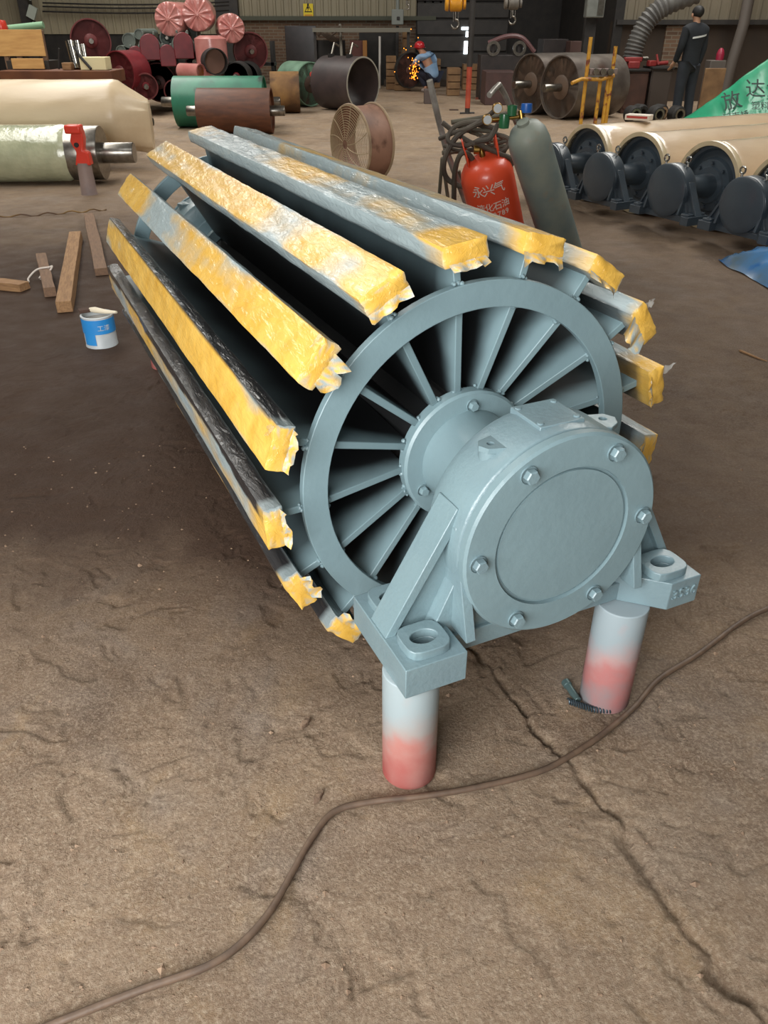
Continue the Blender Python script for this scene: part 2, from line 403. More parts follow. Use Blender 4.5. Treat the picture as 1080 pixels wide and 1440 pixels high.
def housing(parent, origin, m, k=1.0, eyes=False, number=True, flip=False, groove=True, lugs=True, bolts=True):
    """cast pillow block: origin on the shaft axis at the cover's front face; y runs into the machine"""
    R = Matrix.Rotation(PI, 4, 'Z') if flip else Matrix.Identity(4)
    M = Matrix.Translation(origin) @ R @ Matrix.Scale(k, 4)
    b = MB()
    b.lathe([(.10, .20), (.155, .20), (.155, .184), (.215, .180), (.232, .168), (.240, .14), (.240, .05), (.236, .034), (.228, .028), (.228, .02), (.0, .02)], 64)
    # saddle between the feet
    b.prism([(-.30, -.26), (.30, -.26), (.28, -.185), (.225, -.06), (-.225, -.06), (-.28, -.185)], .045, .155)
    b.box((0, .10, -.235), (.56, .13, .05))
    for sx in (-1, 1):
        # sloping gusset plate from the foot up to the barrel, with its flanged edge
        b.prism([(sx*.385, -.20), (sx*.372, -.175), (sx*.222, .085), (sx*.17, .12), (sx*.17, -.2)], .082, .118)
        b.prism([(sx*.386, -.19), (sx*.225, .095), (sx*.205, .085), (sx*.362, -.19)], .062, .138)
        # upright rib beside the barrel
        b.prism([(-.02, -.19), (.20, -.19), (.15, .04), (.05, .06)], sx*.222-.012, sx*.222+.012, 'yz')
    for sx in (-1, 1):
        xi, xo = .245*sx, .388*sx
        if sx < 0: f = [(xo, -.045), (xi, -.045), (xi, .09), (xo, .09)]
        else: f = [(.30, -.045), (xo, -.045), (xo, .09), (.19, .09), (.19, .062)]
        b.holed(f, (.318*sx, .015), .030, .021, -.262, -.185)
        b.holed([(xo, .09), (xi, .09), (xi, .225), (xo, .225)], (.318*sx, .165), .030, .021, -.262, -.185)
        for cy in (.015, .165):
            pad = []
            for i in range(24):
                a = 2*PI*i/24; e = 4
                ca, sa = math.cos(a), math.sin(a)
                r = (abs(ca/.050)**e+abs(sa/.046)**e)**(-1/e); pad.append((.318*sx+r*ca, cy+r*sa))
            b.holed(pad, (.318*sx, cy), .030, .021, -.186, -.164)
    if lugs:
        b.prism([(-.05, .055), (.058, .055), (.058, .165), (-.05, .165)], .225, .2415, 'xy')
    b.xf(M); body = b.build('bearing_housing', m, parent, bevel=.005*k, smooth=35)
    kids = []
    c = MB()
    pr = [(0, .004), (.158, .004), (.1595, .010), (.1655, .010), (.167, 0), (.234, 0), (.2397, .005), (.2397, .022), (.0, .022)] if groove else \
         [(0, -.004), (.19, -.004), (.20, 0), (.226, .004), (.2397, .012), (.2397, .022), (0, .022)]
    kids.append(c.lathe(pr, 72).xf(M).build('end_cover', m_grey if m is m_cast else m, body, smooth=30))
    if bolts:
        for i in range(6):
            a = PI/3*i+.02
            kids.append(hexbolt(MB(), (.207*math.cos(a), 0, .207*math.sin(a)), .0155, .019, rot=a).xf(M).build('cover_bolt', m, body, smooth=30))
    if lugs:
        for sx in (-1, 1):
            l = MB()
            lug = [(sx*.128, .050), (sx*.10, .072), (sx*.10, .13), (sx*.155, .115), (sx*.168, .09), (sx*.155, .065)] if sx > 0 else \
                  [(-.075, .05), (-.155, .075), (-.165, .095), (-.155, .115), (-.07, .14)]
            cx = sx*.138
            l.holed(lug, (cx, .094), .008, .008, .196, .208)
            l.cyl((cx, .094, .15), (cx, .094, .196), .024, .024, 16)
            kids.append(l.xf(M).build('lifting_lug', m, body, bevel=.003))
        for (x, y) in ((-.04, .07), (.048, .07), (-.04, .15), (.048, .15)):
            kids.append(MB().lathe([(0, .2445), (.006, .2445), (.0075, .243), (.0075, .238)], 12, 'z', (x, y, 0)).xf(M).build('grease_plug', m, body))
    if eyes:
        for (x, y) in ((-.10, .06), (.10, .14)):
            e = MB(); z0 = .218
            e.cyl((x, y, z0-.02), (x, y, z0+.03), .012, .010, 10)
            ring = [(x+.028*math.cos(2*PI*i/16), y, z0+.056+.028*math.sin(2*PI*i/16)) for i in range(17)]
            e.tube(ring, .009, 8, False)
            kids.append(e.xf(M).build('eye_bolt', mat('bright_zinc', (190, 190, 186), rough=.25, metal=1), body))
    if number:
        t = text('cast_number', '3536', .037, m, body, ext=.0028)
        t.location = M @ Vector((.343, -.0455, -.223)); t.rotation_euler = (PI/2, 0, PI if flip else 0)
    return body

YAW = .4345
PC = Vector((.2512*1.5, .9171*1.5, 0)); AZ = .3878*1.5
pul = thing('wing_pulley', 'big grey-blue self-cleaning wing pulley with yellow wrapped bars', 'conveyor pulley', PC, YAW)
T0, T1, RB, NW, PH = .3326, 2.569, .549, 17, 1.3466
RT0, RT1 = .365, T0+T1-.365
m_bare = mat('bare_black_steel', (22, 24, 26), (30, 31, 32), rough=.6)
def wing_mat():
    # black mill-scale plate, grey paint sprayed on from the two ends and the rim, fading inwards
    m = bpy.data.materials.new('black_plate_sprayed_grey'); m.use_nodes = True
    nt = m.node_tree; N = nt.nodes; Lk = nt.links; b = N['Principled BSDF']
    tc = N.new('ShaderNodeTexCoord'); sp = N.new('ShaderNodeSeparateXYZ'); Lk.new(tc.outputs['Object'], sp.inputs[0])
    def mt(op, a, c):
        x = N.new('ShaderNodeMath'); x.operation = op
        for i, v in ((0, a), (1, c)):
            if isinstance(v, (int, float)): x.inputs[i].default_value = v
            else: Lk.new(v, x.inputs[i])
        return x.outputs[0]
    n = N.new('ShaderNodeTexNoise'); n.inputs['Scale'].default_value = 5; n.inputs['Detail'].default_value = 3; Lk.new(tc.outputs['Object'], n.inputs['Vector'])
    mid = (T0+T1)/2
    d = mt('SUBTRACT', mid-RT0, mt('ABSOLUTE', mt('SUBTRACT', sp.outputs[1], mid), 0))   # depth from the nearer end
    d = mt('SUBTRACT', d, mt('MULTIPLY', n.outputs['Fac'], .12))
    r1 = N.new('ShaderNodeMapRange'); r1.interpolation_type = 'SMOOTHSTEP'; Lk.new(d, r1.inputs[0]); r1.inputs[1].default_value = -.03; r1.inputs[2].default_value = .07; r1.inputs[3].default_value = 1; r1.inputs[4].default_value = 0
    r2 = N.new('ShaderNodeMapRange'); r2.interpolation_type = 'SMOOTHSTEP'; Lk.new(mt('ADD', sp.outputs[2], mt('MULTIPLY', n.outputs['Fac'], .08)), r2.inputs[0]); r2.inputs[1].default_value = .40; r2.inputs[2].default_value = .56; r2.inputs[4].default_value = .45
    mx = N.new('ShaderNodeMix'); mx.data_type = 'RGBA'; Lk.new(mt('MAXIMUM', r1.outputs[0], r2.outputs[0]), mx.inputs[0])
    mx.inputs[6].default_value = lin((24, 26, 28)); mx.inputs[7].default_value = lin((116, 139, 145)); Lk.new(mx.outputs[2], b.inputs['Base Color'])
    b.inputs['Roughness'].default_value = .45
    return m
m_wing = wing_mat()
# shaft and core tube
MB().lathe([(0, .19), (.108, .19), (.112, .30), (.125, .40), (.125, .44), (.09, .45), (.09, T0+T1-.45), (.125, T0+T1-.44), (.125, T0+T1-.40), (.112, T0+T1-.30), (.108, T0+T1-.19), (0, T0+T1-.19)], 48, 'y', (0, 0, AZ)).build('shaft', m_grey, pul)
MB().lathe([(0, .43), (.13, .43), (.16, .8), (.16, 2.1), (.13, T0+T1-.43), (0, T0+T1-.43)], 40, 'y', (0, 0, AZ)).build('core_tube', m_bare, pul)
for y0, sg in ((.4035, 1), (T0+T1-.4035, -1)):
    fl_ = MB().lathe([(0, y0), (.166, y0), (.172, y0+.006*sg), (.172, y0+.034*sg), (.0, y0+.034*sg)], 64, 'y', (0, 0, AZ)).build('hub_flange', m_grey, pul)
    if sg > 0:
        for a in (88, 208, 328):
            a = math.radians(a)
            hexbolt(MB(), (.139*math.cos(a), y0, AZ+.139*math.sin(a)), .012, .017, rot=.2).build('hub_bolt', m_grey, fl_, smooth=30)
for y0, sg in ((RT0, 1), (RT1, -1)):
    MB().lathe([(.3857, y0), (.447, y0), (.447, y0+.022*sg), (.3857, y0+.022*sg)], 96, 'y', (0, 0, AZ), closed=True).build('stiffening_ring', m_grey, pul, bevel=.002)
# seventeen radial wing plates: one mesh, shared
wp = MB()
ye = RT0+.014; yf = T0+T1-ye
wp.prism([(.425, .16), (ye+.004, .38), (ye, .40), (ye, .512), (yf, .512), (yf, .40), (yf-.004, .38), (T0+T1-.425, .16), (2.0, .15), (.9, .15)], -.009, .009, 'yz')
wpo = wp.build('wing_plate', m_wing, pul, bevel=.002)
def bar_matrix(a): return Matrix.Translation((0, 0, AZ)) @ Matrix.Rotation(-(a-PI/2), 4, 'Y')
for k in range(NW):
    a = PH+k*2*PI/NW
    o = wpo if k == 0 else wpo.copy()
    if k: COL.objects.link(o)
    o.parent = pul; o.matrix_local = bar_matrix(a)
    # weld blobs where the plate meets ring and hub
    r_ = random.Random(k); wb = MB()
    for (rr, yy, n_) in ((.449, RT0+.012, 4), (.384, RT0+.02, 4), (.174, .428, 5)):
        for i in range(n_):
            c = Vector((r_.uniform(-.014, .014), yy+r_.uniform(-.004, .006), rr+r_.uniform(-.004, .004))); q = r_.uniform(.004, .007)
            wb.lathe([(0, -q), (q*.8, -q*.5), (q, 0), (q*.8, q*.5), (0, q)], 8, 'z', c)
    wo = wb.build('weld_bead', m_grey, o); wo['kind'] = 'stuff'
# wrapped bars --------------------------------------------------------------
def wrap_material():
    m = bpy.data.materials.new('film_wrapped_yellow_rubber'); m.use_nodes = True
    nt = m.node_tree; N = nt.nodes; Lk = nt.links; b = N['Principled BSDF']
    at_ = N.new('ShaderNodeAttribute'); at_.attribute_name = 'overspray'
    tc = N.new('ShaderNodeTexCoord')
    n = N.new('ShaderNodeTexNoise'); n.inputs['Scale'].default_value = 14; n.inputs['Detail'].default_value = 6; Lk.new(tc.outputs['Object'], n.inputs['Vector'])
    r = N.new('ShaderNodeValToRGB'); Lk.new(n.outputs['Fac'], r.inputs[0])
    r.color_ramp.elements[0].position = .3; r.color_ramp.elements[0].color = lin((206, 158, 58)); r.color_ramp.elements[1].position = .7; r.color_ramp.elements[1].color = lin((228, 186, 92))
    ad = N.new('ShaderNodeMath'); ad.operation = 'MULTIPLY_ADD'; Lk.new(n.outputs['Fac'], ad.inputs[0]); ad.inputs[1].default_value = .5
    Lk.new(at_.outputs['Fac'], ad.inputs[2])
    mr = N.new('ShaderNodeMapRange'); Lk.new(ad.outputs[0], mr.inputs[0]); mr.inputs[1].default_value = .55; mr.inputs[2].default_value = .95
    mx = N.new('ShaderNodeMix'); mx.data_type = 'RGBA'; Lk.new(mr.outputs[0], mx.inputs[0]); Lk.new(r.outputs[0], mx.inputs[6]); mx.inputs[7].default_value = lin((150, 164, 166))
    a2 = N.new('ShaderNodeAttribute'); a2.attribute_name = 'bare_black'
    m2 = N.new('ShaderNodeMix'); m2.data_type = 'RGBA'; Lk.new(a2.outputs['Fac'], m2.inputs[0]); Lk.new(mx.outputs[2], m2.inputs[6]); m2.inputs[7].default_value = lin((34, 34, 36))
    Lk.new(m2.outputs[2], b.inputs['Base Color'])
    b.inputs['Roughness'].default_value = .45; b.inputs['Coat Weight'].default_value = .65; b.inputs['Coat Roughness'].default_value = .1
    # film creases: stretched noise ridges
    mp = N.new('ShaderNodeMapping'); mp.inputs['Scale'].default_value = (2.0, .55, 2.0); mp.inputs['Rotation'].default_value = (0, 0, .6); Lk.new(tc.outputs['Object'], mp.inputs[0])
    n2 = N.new('ShaderNodeTexNoise'); n2.inputs['Scale'].default_value = 15; n2.inputs['Detail'].default_value = 4; n2.inputs['Distortion'].default_value = 1.5; Lk.new(mp.outputs[0], n2.inputs['Vector'])
    sb = N.new('ShaderNodeMath'); sb.operation = 'SUBTRACT'; Lk.new(n2.outputs['Fac'], sb.inputs[0]); sb.inputs[1].default_value = .5
    ab = N.new('ShaderNodeMath'); ab.operation = 'ABSOLUTE'; Lk.new(sb.outputs[0], ab.inputs[0])
    mn = N.new('ShaderNodeMath'); mn.operation = 'MINIMUM'; Lk.new(ab.outputs[0], mn.inputs[0]); mn.inputs[1].default_value = .06
    bp = N.new('ShaderNodeBump'); bp.inputs['Strength'].default_value = .16; bp.inputs['Distance'].default_value = .05; bp.invert = True
    Lk.new(mn.outputs[0], bp.inputs['Height']); Lk.new(bp.outputs[0], b.inputs['Normal'])
    n4 = N.new('ShaderNodeTexNoise'); n4.inputs['Scale'].default_value = 26; n4.inputs['Detail'].default_value = 5; n4.inputs['Distortion'].default_value = .8; Lk.new(mp.outputs[0], n4.inputs['Vector'])
    bc = N.new('ShaderNodeBump'); bc.inputs['Strength'].default_value = .55; bc.inputs['Distance'].default_value = .025; Lk.new(n4.outputs['Fac'], bc.inputs['Height']); Lk.new(bp.outputs[0], bc.inputs['Normal']); Lk.new(bc.outputs[0], b.inputs['Coat Normal'])
    return m
m_wrap = wrap_material()
def film_material(name, alpha, tint=(235, 238, 235)):
    m = bpy.data.materials.new(name); m.use_nodes = True; b = m.node_tree.nodes['Principled BSDF']
    b.inputs['Base Color'].default_value = lin(tint); b.inputs['Alpha'].default_value = alpha
    b.inputs['Roughness'].default_value = .12; b.inputs['Specular IOR Level'].default_value = .8
    return m
m_film = film_material('clear_stretch_film', .35)
BW, BT = .105, .046
def set_attr(o, vals, name='overspray'):
    a = o.data.attributes.new(name, 'FLOAT', 'POINT'); a.data.foreach_set('value', np.asarray(vals, np.float32))
def wrapped_bar(k):
    """box section with film creases; grey overspray amount differs bar by bar"""
    idx = k if k <= 8 else k-NW           # 0 = just right of the top, positive going left
    top_amt = {1: .50, 0: .85, 2: .26, 3: .30, 4: .22, 5: .38, 6: .42, 7: .62, -1: .7, -2: .7, -3: .6, -4: .5}.get(idx, .5)
    n_end, NL = 6, 90
    sec = []                              # around the section: x, z(outwards)
    q = 10; 
    for i in range(q): sec.append((-BW/2+BW*i/q, RB))
    for i in range(5): sec.append((BW/2, RB-BT*i/5))
    for i in range(q): sec.append((BW/2-BW*i/q, RB-BT))
    for i in range(5): sec.append((-BW/2, RB-BT+BT*i/5))
    ns = len(sec); vsl = []; amt = []; blk = []
    yl = list(np.linspace(T0, T1, NL))
    sd = 100+k*3
    for y in yl:
        for i, (x, z) in enumerate(sec):
            u = i/ns*2*PI; cu, su = math.cos(u)*2.2+9, math.sin(u)*2.2+k*5
            n1 = float(fbm(y*7+cu, su+y*2, sd, 3))-.5; n2 = abs(float(vn(y*16+cu*3, su*4+y*5, sd+1))-.5)
            e = .007*n1-.0035*n2+.001
            out = Vector((x/BW*2 if abs(x) > BW/2-1e-6 else 0, 0, (1 if z > RB-1e-6 else (-1 if z < RB-BT+1e-6 else 0))))
            cor = abs(x) > BW/2-1e-6 and (abs(z-RB) < 1e-6 or abs(z-RB+BT) < 1e-6)
            if cor: e = e*.5-.0015
            vsl.append((x+out.x*e, y+.010*(float(vn(cu*5, su*5, sd+2))-.5)*(y == yl[0]), z+out.z*e))
            is_top = z > RB-1e-6; endy = min(1, (y-T0)/.16)
            a = top_amt if is_top else min(1.0, top_amt+.55)
            if idx in (4, 5, 6) and x < 0: a = top_amt
            a += (float(fbm(y*2.2+k*7, x*9+k, 300+k, 3))-.5)*1.5
            edge = abs(x)/(BW/2)
            if is_top: a += max(0, edge-.75)*.9
            if endy < 1: a -= (1-endy)*(.9 if idx in (0, 1, -1, -2, -3) else .5)*(1 if is_top else .6)
            amt.append(a-.05)
            dk = 0
            if idx in (4, 5, 6, 7) and x > BW/2-1e-6: dk = 1
            if idx in (5, 6) and is_top and x > BW*.12: dk = 1 if float(fbm(y*2.5+k, x*6, 410+k, 2))+(x/BW-.3)*1.4 > .5 else 0
            if z < RB-BT+1e-6: dk = .8
            if y < T0+.03: dk *= .3
            blk.append(dk)
    fs = [(j*ns+i, j*ns+(i+1) % ns, (j+1)*ns+(i+1) % ns, (j+1)*ns+i) for j in range(NL-1) for i in range(ns)]
    mb = MB(); mb.v = vsl; mb.f = fs
    # end caps, gathered film
    for j, yy, s_ in ((0, T0, -1), (NL-1, T1, 1)):
        c0 = len(mb.v); rr = random.Random(k*7+j)
        for i in range(ns):
            x, z = sec[i]; mb.v.append((x*.84+rr.uniform(-.001, .001), yy+s_*(.003+rr.uniform(-.0008, .0008)), RB-BT/2+(z-RB+BT/2)*.72)); amt.append(.15 if idx in (0, -1, -2, -3, 1) else .35+rr.uniform(-.2, .2))
        mb.v.append((0, yy+s_*.003, RB-BT/2)); amt.append(.2)
        for i in range(ns):
            mb.f.append((j*ns+i, j*ns+(i+1) % ns, c0+(i+1) % ns, c0+i)); mb.f.append((c0+i, c0+(i+1) % ns, c0+ns))
    o = mb.build('wear_bar', m_wrap, pul, smooth=50, dd=False); set_attr(o, amt); set_attr(o, blk+[0]*(len(amt)-len(blk)), 'bare_black')
    o.matrix_local = bar_matrix(PH+k*2*PI/NW)
    # ragged film flap hanging from the near end
    rr = random.Random(900+k); fb = MB(); nu, nv = 11, 5; dirn = -1 if idx > 1 else 1
    wdt = BW*rr.uniform(.7, 1.0); mean_ = {2: .012, 3: .034, 4: .012, 5: .012, 6: .02, 7: .02, 1: .014, 0: .02, -1: .01, -2: .035, -3: .008}.get(idx, .015)
    lens = [.004+mean_*(.4+1.1*float(vn(i*.55+k*3, k, 77))) for i in range(nu)]
    am = []
    def fn(i, j):
        t = j/(nv-1); x = (i/(nu-1)-.5)*wdt+dirn*.008*t
        am.append(.45+rr.uniform(-.25, .3))
        return (x+.004*math.sin(i*1.9+k)*t, T0-.003-.006*t+.006*math.sin(i*1.3+k*2)*t, RB-BT+.008-lens[i]*t)
    fb.grid(fn, nu, nv)
    fo = fb.build('film_flap', m_wrap, o, smooth=60, dd=False); set_attr(fo, am)
    # loose transparent film tuft at the corner of the outer face
    tb = MB(); am2 = []
    def fn2(i, j):
        t = j/4; x = -dirn*(BW/2-.03*(i/5)); ph_ = rr.uniform(-.004, .004)
        return (x+ph_, T0-.004+.05*(i/5)*.4-.012*t, RB+.002+.022*t*(1-.5*i/5)+rr.uniform(-.004, .004)*t)
    tb.grid(fn2, 6, 5); idx in (-3, -2, 3, 4) and tb.build('film_tuft', m_film, o, smooth=60)
    return o
for k in range(NW): wrapped_bar(k)
hf = housing(pul, (0, 0, AZ), m_cast)
hr = housing(pul, (0, T0+T1, AZ), m_cast, number=False, flip=True)

# support pipes -------------------------------------------------------------
def pillar_mat(c0=(170, 84, 80), c1=(180, 124, 116), c2=(164, 154, 150), c3=(152, 166, 170)):
    m = bpy.data.materials.new('grey_over_pink_primer'); m.use_nodes = True
    nt = m.node_tree; N = nt.nodes; Lk = nt.links; b = N['Principled BSDF']
    tc = N.new('ShaderNodeTexCoord'); sp = N.new('ShaderNodeSeparateXYZ'); Lk.new(tc.outputs['Object'], sp.inputs[0])
    n = N.new('ShaderNodeTexNoise'); n.inputs['Scale'].default_value = 9; n.inputs['Detail'].default_value = 7; Lk.new(tc.outputs['Object'], n.inputs['Vector'])
    s_ = N.new('ShaderNodeMath'); s_.operation = 'MULTIPLY_ADD'; Lk.new(n.outputs['Fac'], s_.inputs[0]); s_.inputs[1].default_value = .34; Lk.new(sp.outputs[2], s_.inputs[2])
    r = N.new('ShaderNodeValToRGB'); Lk.new(s_.outputs[0], r.inputs[0]); e = r.color_ramp.elements
    e[0].position = .16; e[0].color = lin(c0); e[1].position = .42; e[1].color = lin(c3)
    x = e.new(.26); x.color = lin(c1); x = e.new(.33); x.color = lin(c2)
    Lk.new(r.outputs[0], b.inputs['Base Color']); b.inputs['Roughness'].default_value = .6
    bp = N.new('ShaderNodeBump'); bp.inputs['Strength'].default_value = .15; bp.inputs['Distance'].default_value = .01; Lk.new(n.outputs['Fac'], bp.inputs['Height']); Lk.new(bp.outputs[0], b.inputs['Normal'])
    return m
m_pil = pillar_mat()
def pl(s_, t_): return Vector((PC.x+s_*math.cos(YAW)-t_*math.sin(YAW), PC.y+s_*math.sin(YAW)+t_*math.cos(YAW), 0))
PZ = AZ-.262
pm = MB().lathe([(0, 0), (.061, 0), (.063, .003), (.063, PZ-.002), (.058, PZ-.001), (0, PZ-.001)], 48, 'z')
p0 = pm.build('support_pipe', m_pil, bevel=.002)
for i, (s_, t_, lab) in enumerate(((-.335, .033, 'pink and grey steel pipe under the pulley foot that has no number'), (.232, .027, 'pink and grey steel pipe under the foot cast with 3536'),
                    (-.33, T0+T1-.03, 'grey painted pipe under the rear bearing of the wing pulley, on the paint can side'), (.30, T0+T1-.03, 'grey painted pipe under the rear bearing of the wing pulley, on the gas bottle side'))):
    o = p0 if i == 0 else p0.copy()
    if i: COL.objects.link(o)
    if i == 1:
        o.data = o.data.copy(); o.data.materials[0] = pillar_mat((138, 136, 138), (178, 116, 114), (176, 146, 144), (146, 160, 166))
    o.location = pl(s_, t_); tag(o, lab, 'pipe', 'pipes propping up the pulley')
# cable ---------------------------------------------------------------------
cpx = [(-60, 1500), (90, 1440), (200, 1397), (290, 1365), (340, 1332), (380, 1287), (410, 1235), (438, 1185), (470, 1147), (520, 1133), (600, 1124), (680, 1110), (760, 1089), (810, 1062), (848, 1036), (890, 1000), (925, 960), (980, 925), (1040, 880), (1085, 858), (1160, 835)]
cp = spline([G(*p) for p in cpx], 10)
cp = [Vector((p.x, p.y, .0125)) for p in cp]
tag(MB().tube(cp, .0074, 12).build('power_cable', mat('brown_rubber', (104, 84, 68), (84, 68, 56), rough=.55, scale=30, bump=.1)), 'long brown rubber cable snaking across the floor past the two pipes', 'cable')
# loose grit on the floor near the pulley
gr = MB(); rr = random.Random(21)
for i in range(1300):
    x = rr.uniform(-1.6, 1.6); y = .75+2.2*rr.random()**1.6; q = rr.uniform(.0012, .0042)*(1+1.2*(rr.random() < .06)); z0 = floor_z(x, y)
    P = [Vector((q*rr.uniform(.6, 1.6)*math.cos(a), q*rr.uniform(.6, 1.6)*math.sin(a), 0)) for a in (0, 1.57, 3.14, 4.71)]
    c0 = Vector((x, y, z0)); gr.add([c0+p for p in P]+[c0+Vector((0, 0, q*.9))], [(0, 1, 4), (1, 2, 4), (2, 3, 4), (3, 0, 4)])
tag(gr.build('floor_grit', mat('brown_grit', (112, 90, 72), (150, 126, 104), rough=.9, scale=30), smooth=0, fix=False), 'loose brown grit scattered over the floor around the pipes', 'grit', kind='stuff')
# coil and bolt beside the right pipe
cq = [G(798, 990), G(815, 996), G(835, 1002), G(858, 1003)]
cs = spline(cq, 60); pts = []
for i, p in enumerate(cs):
    a = i/len(cs)*2*PI*16; pts.append(p+Vector((0, .007*math.cos(a), .011+.007*math.sin(a))))
tag(MB().tube(pts, .0022, 6).build('coil_spring', mat('dirty_blue_steel', (70, 84, 92), rough=.4, metal=.6)), 'thin steel spring lying at the foot of the pipe', 'spring')
b_ = MB(); b_.cyl(G(797, 968)+Vector((0, 0, .014)), G(812, 990)+Vector((0, 0, .012)), .0095, .0095, 14).cyl(G(794, 964)+Vector((0, 0, .0142)), G(798, 970)+Vector((0, 0, .014)), .012, .012, 14)
tag(b_.build('steel_pin', mat('green_grey_steel', (84, 104, 104), rough=.4, metal=.4), bevel=.001), 'short grey-green steel pin beside the spring', 'pin')

# ================================================================== RIGHT: FOUR WRAPPED ROLLS
m_cream = mat('cream_paper_under_film', (214, 190, 158), (196, 170, 140), rough=.35, scale=3, bump=.3, bscale=14, coat=1, crough=.1, stretch=(1, .3, 1))
m_tape = mat('pale_edge_film', (198, 182, 150), (184, 164, 128), rough=.3, coat=.6)
RR, RL = .335, 2.6
def film_shell(mb, R, L, seed, amp=.006, nl=50, na=64, y0=0., tuck=.03):
    def fn(i, j):
        a = 2*PI*i/na; y = y0+L*j/(nl-1)
        r = R+amp*(float(fbm(3+2*math.cos(a)+y*3, 3+2*math.sin(a)+y*1.2, seed, 3))-.5)*2
        if j in (0, nl-1): r -= tuck
        return (r*math.cos(a), y, r*math.sin(a))
    return mb.grid(fn, na, nl, cu=True)
def wrapped_roll(label, fc, rz):
    z = .345
    t = thing('wrapped_conveyor_roll', label, 'conveyor roll', (fc.x, fc.y, 0), rz, 'four wrapped rolls in a row')
    O = Vector((0, 0, z)); mb = MB(); film_shell(mb, RR, RL, int(fc.x*100)); mb.xf(Matrix.Translation(O)); mb.build('wrapped_shell', m_cream, t, smooth=60)
    MB().lathe([(RR+.004, -.004), (RR+.006, .0), (RR+.006, .05), (RR-.03, .05), (RR-.03, -.004)], 64, 'y', O, closed=True).build('film_edge', m_tape, t)
    d = MB().lathe([(0, .02), (.14, .02), (.15, .035), (.20, .045), (.215, .075), (.265, .085), (.28, .06), (RR-.03, .055), (RR-.03, .02), (RR-.028, .02), (RR-.028, .13), (0, .13)], 64, 'y', O).build('end_disc', m_dgrey, t)
    for i in range(8):
        a = 2*PI*i/8; hexbolt(MB(), (.172*math.cos(a), .036, z+.172*math.sin(a)), .014, .018).build('disc_bolt', m_dgrey, d)
    MB().lathe([(.0, -.30), (.085, -.30), (.09, -.1), (.10, .05), (0, .05)], 32, 'y', O).build('shaft', m_dgrey, t)
    housing(t, (0, -.46, z), m_dgrey, k=.84, eyes=True, number=False, groove=False, lugs=False, bolts=False)
    return t
RZ4 = -1.08
f1, f2, f3 = G(822, 229, .345), G(895, 244, .345), G(992, 261, .345)
f4 = f3+(f3-f1)/2
for fc, lab in ((f1, 'cream film-wrapped roll with a red and white packet lying on it'),
                (f2, 'cream film-wrapped roll second from the leaning grey gas cylinder, yellowish rim'),
                (f3, 'cream film-wrapped roll third from the leaning grey gas cylinder'),
                (f4, 'cream film-wrapped roll last in the row, beside the blue plastic sheet')):
    wrapped_roll(lab, fc, RZ4)
ax = Vector((math.sin(-RZ4), math.cos(RZ4), 0))
pk = f1+ax*.62+Vector((0, 0, RR+.038))
k = thing('paper_packet', 'small red and white packet lying on top of a wrapped roll', 'packet', pk, -.55)
MB().box((0, 0, 0), (.24, .14, .05)).build('carton', mat('off_white_card', (214, 204, 190), rough=.7), k, bevel=.006)
MB().box((0, -.072, .004), (.2, .003, .02)).build('red_band', mat('red_print', (170, 60, 50), rough=.6), k)

# ================================================================== BLUE SHEET AND FLOOR BITS
def crumple(name, m, label, cat, cx, cy, wx, wy, hmax, seed, rz=0, nu=34, nv=26):
    mb = MB(); R = Matrix.Rotation(rz, 4, 'Z')
    def fn(i, j):
        u = i/(nu-1)*2-1; v = j/(nv-1)*2-1
        e = max(abs(u), abs(v)); h = hmax*(.25+.75*float(fbm(u*2+seed, v*2, seed, 4)))*max(0, 1-e**4)
        h += .012*abs(float(vn(u*9, v*9, seed+3))-.5)
        p = R @ Vector((u*wx/2*(1+.12*(float(vn(v*3, seed, 9))-.5)), v*wy/2*(1+.12*(float(vn(u*3, seed+5, 9))-.5)), h+.006)); return (cx+p.x, cy+p.y, p.z)
    mb.grid(fn, nu, nv); return tag(mb.build(name, m, smooth=28), label, cat)
m_blue = mat('blue_plastic', (60, 128, 190), (84, 104, 118), rough=.25, scale=3.0, coat=.6, c3=(40, 96, 158), s3=5)
gb = G(1150, 398); crumple('plastic_sheet', m_blue, 'crumpled blue plastic sheet on the floor near the wrapped rolls', 'plastic sheet', gb.x, gb.y, .85, 1.3, .26, 5, .06)
m_wood = mat('raw_wood', (158, 122, 84), (132, 98, 66), rough=.8, scale=10, stretch=(1, 8, 8), bump=.2, bscale=40)
m_wood2 = mat('dusty_brown_wood', (128, 100, 78), (110, 86, 68), rough=.85, scale=10, stretch=(1, 8, 8), bump=.2, bscale=40)
def stick(a, b, wd, hh, m, label, name='wood_batten'):
    a = G(*a); b = G(*b); d = b-a; L = d.length; mb = MB(); n = 7; rr = random.Random(int(L*1000)); sec = [(-wd/2, 0), (wd/2, 0), (wd/2*.96, hh), (-wd/2*.94, hh)]
    ang = math.atan2(d.y, d.x)
    def fn(i, j):
        y, z = sec[i]; return (L*j/(n-1), y+rr.uniform(-.003, .003), z+(rr.uniform(-.003, .002) if z > 0 else 0))
    mb.grid(fn, 4, n, cu=True); mb.f += [(3, 2, 1, 0), tuple((n-1)*4+i for i in range(4))]
    o = mb.build(name, m, smooth=0, bevel=.002); o.location = (a.x, a.y, .003); o.rotation_euler = (0, 0, ang)
    return tag(o, label, 'batten')
stick((92, 440), (108, 338), .095, .07, m_wood, 'thick rough-sawn wooden batten lying near the paint can')
stick((144, 388), (126, 308), .09, .05, m_wood2, 'dusty wooden batten lying closest to the wing pulley bars')
sb_ = stick((72, 418), (60, 368), .075, .06, m_wood2, 'short wooden batten with a white string tied round it')
stick((-30, 402), (36, 409), .10, .05, m_wood, 'pale sawn board end pointing toward the battens')
kn = MB(); c0 = (G(72, 418)+G(60, 368))/2
